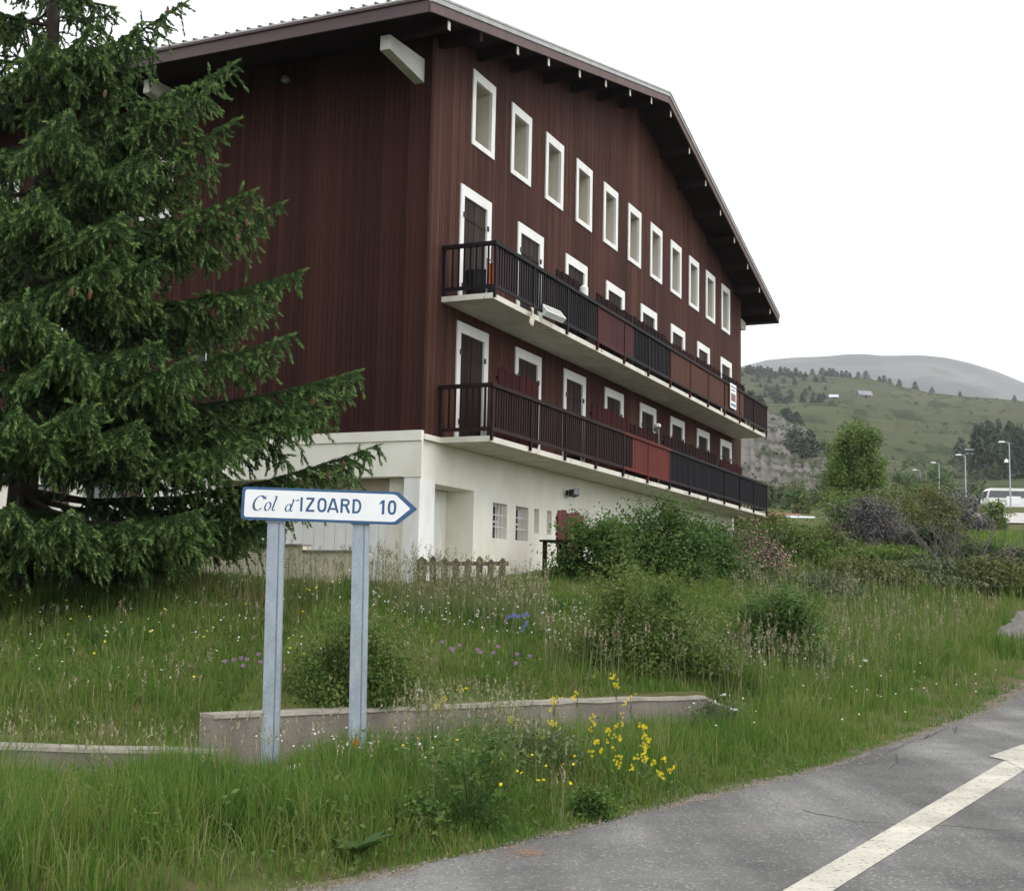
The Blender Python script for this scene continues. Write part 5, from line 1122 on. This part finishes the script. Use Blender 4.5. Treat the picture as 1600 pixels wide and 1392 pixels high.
for _ in range(170):
    px = rr.uniform(1140, 1330); Y = rr.uniform(215, 400); s = rr.uniform(.4, 1.5); V, F, t = bush_mesh(s*1.2, s*1.2, s, 40, s*.55, clumps=6, rng=rp); x = ux(px)*Y
    parts.append((V+np.array([x, Y, float(z_s(np.array(px), np.array(Y)))-.15]), F, t))
tag(link('scree_scrub', npmesh('scree_scrub', *cat_mesh(parts)), m_lf_sage), 'low scrub dotted over the grey scree', 'scrub', kind='stuff')
# the light green broadleaf tree
p = at(1338, 800, 80); tz = zgf(p.x, 80); e = empty('broadleaf_tree', (p.x, 80, tz)); tag(e, 'light green round crowned tree right of the chalet', 'tree')
hh = (at(1338, 665, 80).z-tz); m = MB(); m.tube([(0,0,-.3),(.05,0,hh*.35),(0,.05,hh*.7),(0,0,hh*.95)], [.16,.12,.07,.02], 8)
for k_ in range(14):
    a = k_*2.4; z = hh*(.22+.035*k_); l = 1.6*(1-.04*k_); m.tube([(0,0,z),(math.cos(a)*l*.5, math.sin(a)*l*.5, z+.5),(math.cos(a)*l, math.sin(a)*l, z+1.1)], [.05,.03,.01], 5)
m.build('trunk', m_bark, e, True)
V, F, t = bush_mesh(2.3, 2.1, hh*.62, 15000, .17, clumps=70, spread=.22, aspect=.6); V[:, 2] += hh*.42
V2, F2, t2 = bush_mesh(2.5, 2.2, hh*.42, 8000, .17, clumps=44, spread=.24, aspect=.6); V2[:, 2] += hh*.14
link('crown', npmesh('crown', *cat_mesh([(V, F, t), (V2, F2, t2)])), m_lf_bright, e)

# ------------------------------------------------------------------ far buildings, coach, lamps
m_stone = mat('barn_stone', (.22,.20,.18), (.15,.135,.12), .95, .6); m_slate = mat('slate_roof', (.25,.25,.27), (.17,.17,.185), .7, .8)
m_tin = mat('pale_tin_roof', (.50,.56,.62), (.42,.48,.54), .4, .8, metal=.3); m_tile = mat('red_tile_roof', (.26,.12,.08), (.19,.09,.065), .85, 1.5)
def house(name, label, px, Y, z, L, W, hw, hr, roofm, wallm, rz, cat='barn'):
    e = empty(name, (ux(px)*Y, Y, z), rz); tag(e, label, cat)
    MB().add([(-L/2,-W/2,-1),(L/2,-W/2,-1),(L/2,W/2,-1),(-L/2,W/2,-1),(-L/2,-W/2,hw),(L/2,-W/2,hw),(L/2,W/2,hw),(-L/2,W/2,hw),(-L/2,0,hw+hr-.05),(L/2,0,hw+hr-.05)], [(0,1,5,4),(1,2,6,9,5),(2,3,7,6),(3,0,4,8,7)]).build('wall', wallm, e)
    o = .5; r = MB(); sl_ = hr/(W/2)
    for s in (-1, 1): r.hexa([(-L/2-o,0,hw+hr),(L/2+o,0,hw+hr),(L/2+o,s*(W/2+o),hw-o*sl_),(-L/2-o,s*(W/2+o),hw-o*sl_),(-L/2-o,0,hw+hr+.18),(L/2+o,0,hw+hr+.18),(L/2+o,s*(W/2+o),hw-o*sl_+.15),(-L/2-o,s*(W/2+o),hw-o*sl_+.15)])
    r.build('roof', roofm, e); MB().box(-.6,.6,-W/2-.05,-W/2-.01,-.5,hw*.75).build('door', m_rbrown, e)
    MB().box(L*.25,L*.25+.8,-W/2-.05,-W/2-.01,hw*.4,hw*.75).build('window', m_glass, e)
hz_ = lambda px, Y: float(z_h(np.array(px), np.array(Y)))
def y_at(px, py):            # depth on the hillside seen at a pixel
    Ys = np.arange(300, 890, 2.); pp = (z_h(np.full(Ys.shape, float(px)), Ys)-EYE)/Ys
    return float(Ys[np.argmin(np.abs(pp-elev_of(px, py)))])
Yb = y_at(1350, 632); house('hill_barn', 'larger grey roofed barn on the terraced hill', 1350, Yb, hz_(1350, Yb)+2.0, 20*Yb/FPX, 11*Yb/FPX, 9*Yb/FPX, 6*Yb/FPX, m_slate, m_stone, .2)
Yb = y_at(1302, 630); house('hill_hut', 'small hut with pale tin roof on the terraced hill', 1302, Yb, hz_(1302, Yb)+1.2, 12*Yb/FPX, 7*Yb/FPX, 6.5*Yb/FPX, 3*Yb/FPX, m_tin, m_stone, -.15, 'hut')
x = at(1222, 806, 125); house('valley_house', 'house with red tiled roof low in the valley behind scrub', 1222, 125, x.z-2.2, 2.8, 2.4, 1.7, .6, m_tile, m_cream, .3, 'house')
x = at(1248, 810, 118); house('valley_shed', 'shed with pale blue tin roof low in the valley', 1248, 118, x.z-1.8, 1.8, 2.2, 1.5, .35, m_tin, m_cream, .2, 'shed')
# parking ground
pk = MB(); P4 = [(1490, 108), (1760, 108), (1760, 150), (1500, 150)]
for a in range(10):
    for b in range(6):
        q = []
        for da, db in ((0,0),(1,0),(1,1),(0,1)):
            px = 1496+(a+da)*28+8*math.sin(b*2); Y = 112+(b+db)*6; x = ux(px)*Y; q.append((x, Y, zgf(x, Y)+.12))
        pk.quad(*q)
tag(pk.build('parking_ground', mat('pale_gravel', (.42,.39,.36), (.33,.31,.28), .95, .5)), kind='structure')
# coach
Yc = 200; px0 = 1541; x0 = at(px0, 780, Yc).x; zc = zgf(x0+6, Yc)-.3
bus = empty('coach', (x0, Yc, zc)); tag(bus, 'white coach parked beside the lamp post at the right edge', 'coach')
prof = [(.35,.35),(.0,.9),(.05,1.6),(.45,2.9),(.9,3.25),(11.6,3.3),(12,3.0),(12.1,.5),(11.9,.35)]
n = len(prof); MB().add([(x, 0, z) for x, z in prof]+[(x, 2.5, z) for x, z in prof], [tuple(range(n)), tuple(reversed(range(n, 2*n)))]+[(i, n+i, n+(i+1) % n, (i+1) % n) for i in range(n)]).build('body', m_white, bus)
MB().add([(.30,-.02,1.75),(.62,-.02,2.85),(11.9,-.02,2.85),(11.9,-.02,1.75)], [(0,3,2,1)]).build('side_window', m_glass, bus)
MB().add([(.035,.15,1.65),(.035,2.35,1.65),(.42,2.35,2.85),(.42,.15,2.85)], [(0,1,2,3)]).build('windscreen', m_glass, bus)
MB().box(4.6,4.68,-.03,-.021,1.75,2.85).box(7.4,7.48,-.03,-.021,1.75,2.85).build('window_bar', m_black, bus)
MB().box(3.2,5.4,-.035,-.021,.75,2.0).build('side_panel', m_signw, bus)
for wx in (2.2, 8.6):
    w = MB().tube([(wx,-.03,.5),(wx,.3,.5)], .5, 16).build('wheel', m_black, bus); MB().tube([(wx,-.045,.5),(wx,-.031,.5)], .27, 12).build('rim', m_galv, w)
MB().box(-.28,-.12,-.25,-.02,2.1,2.6).build('mirror', m_black, bus)
# street lamps
for px, pt, Y, lb in [(1575,692,190,'tallest street lamp with two heads beside the coach'), (1506,712,215,'grey street lamp left of the coach'), (1465,724,250,'third street lamp from the right, farther off'), (1435,735,285,'farthest small street lamp by the hill foot')]:
    x = ux(px)*Y; z = zgf(x, Y) if Y < 248 else hz_(px, Y); zt = at(px, pt, Y).z; h = zt-z
    e = empty('street_lamp', (x, Y, z)); tag(e, lb, 'street lamp', 'street lamps')
    MB().tube([(0,0,-.2),(0,0,h*.5),(0,0,h)], [.14,.11,.08], 8).build('pole', m_galv, e)
    MB().tube([(0,0,h-.05),(-.5,0,h+.1),(-.9,0,h+.12)], .05, 6).build('arm', m_galv, e)
    MB().hexa([(-1.6,-.2,h+.04),(-.7,-.2,h+.04),(-.7,.2,h+.04),(-1.6,.2,h+.04),(-1.5,-.15,h+.24),(-.75,-.15,h+.24),(-.75,.15,h+.24),(-1.5,.15,h+.24)]).build('lamp_head', m_white, e)
    if px == 1575: MB().tube([(0,0,h-2.7),(-.4,0,h-2.5)], .04, 5).hexa([(-.8,-.2,h-2.95),(-.2,-.2,h-2.95),(-.2,.2,h-2.95),(-.8,.2,h-2.95),(-.6,-.1,h-2.4),(-.4,-.1,h-2.4),(-.4,.1,h-2.4),(-.6,.1,h-2.4)]).build('lower_lamp', m_white, e)
# lift pylon
Y = 300; x = (1520-800)/FPX*Y; z = hz_(1520, Y); zt = at(1520, 703, Y).z; e = empty('lift_pylon', (x, Y, z)); tag(e, 'dark lift pylon with crossbar in front of the plantation', 'pylon')
MB().tube([(0,0,-.5),(0,0,zt-z)], [.28,.18], 8).build('mast', m_black, e); MB().box(-1.1,1.1,-.12,.12,zt-z-.05,zt-z+.2).build('crossbar', m_galv, e); MB().tube([(-1,0,zt-z-.9),(1.,0,zt-z-.9)], .1, 6).build('roller', m_galv, e)

# ------------------------------------------------------------------ the air
hz = MB().box(-2600, 2600, -400, 6100, -60, 1000).mesh('haze'); ho = bpy.data.objects.new('haze', hz); COL.objects.link(ho); tag(ho, 'thin pale haze in the valley air', 'haze', kind='stuff')
hm = bpy.data.materials.new('valley_haze'); hm.use_nodes = True; n_ = hm.node_tree.nodes; n_.remove(n_['Principled BSDF']); vv = n_.new('ShaderNodeVolumePrincipled')
vv.inputs['Color'].default_value = (.93, .95, 1, 1); vv.inputs['Density'].default_value = .00015; vv.inputs['Anisotropy'].default_value = .2
hm.node_tree.links.new(vv.outputs[0], n_['Material Output'].inputs['Volume']); hz.materials.append(hm)
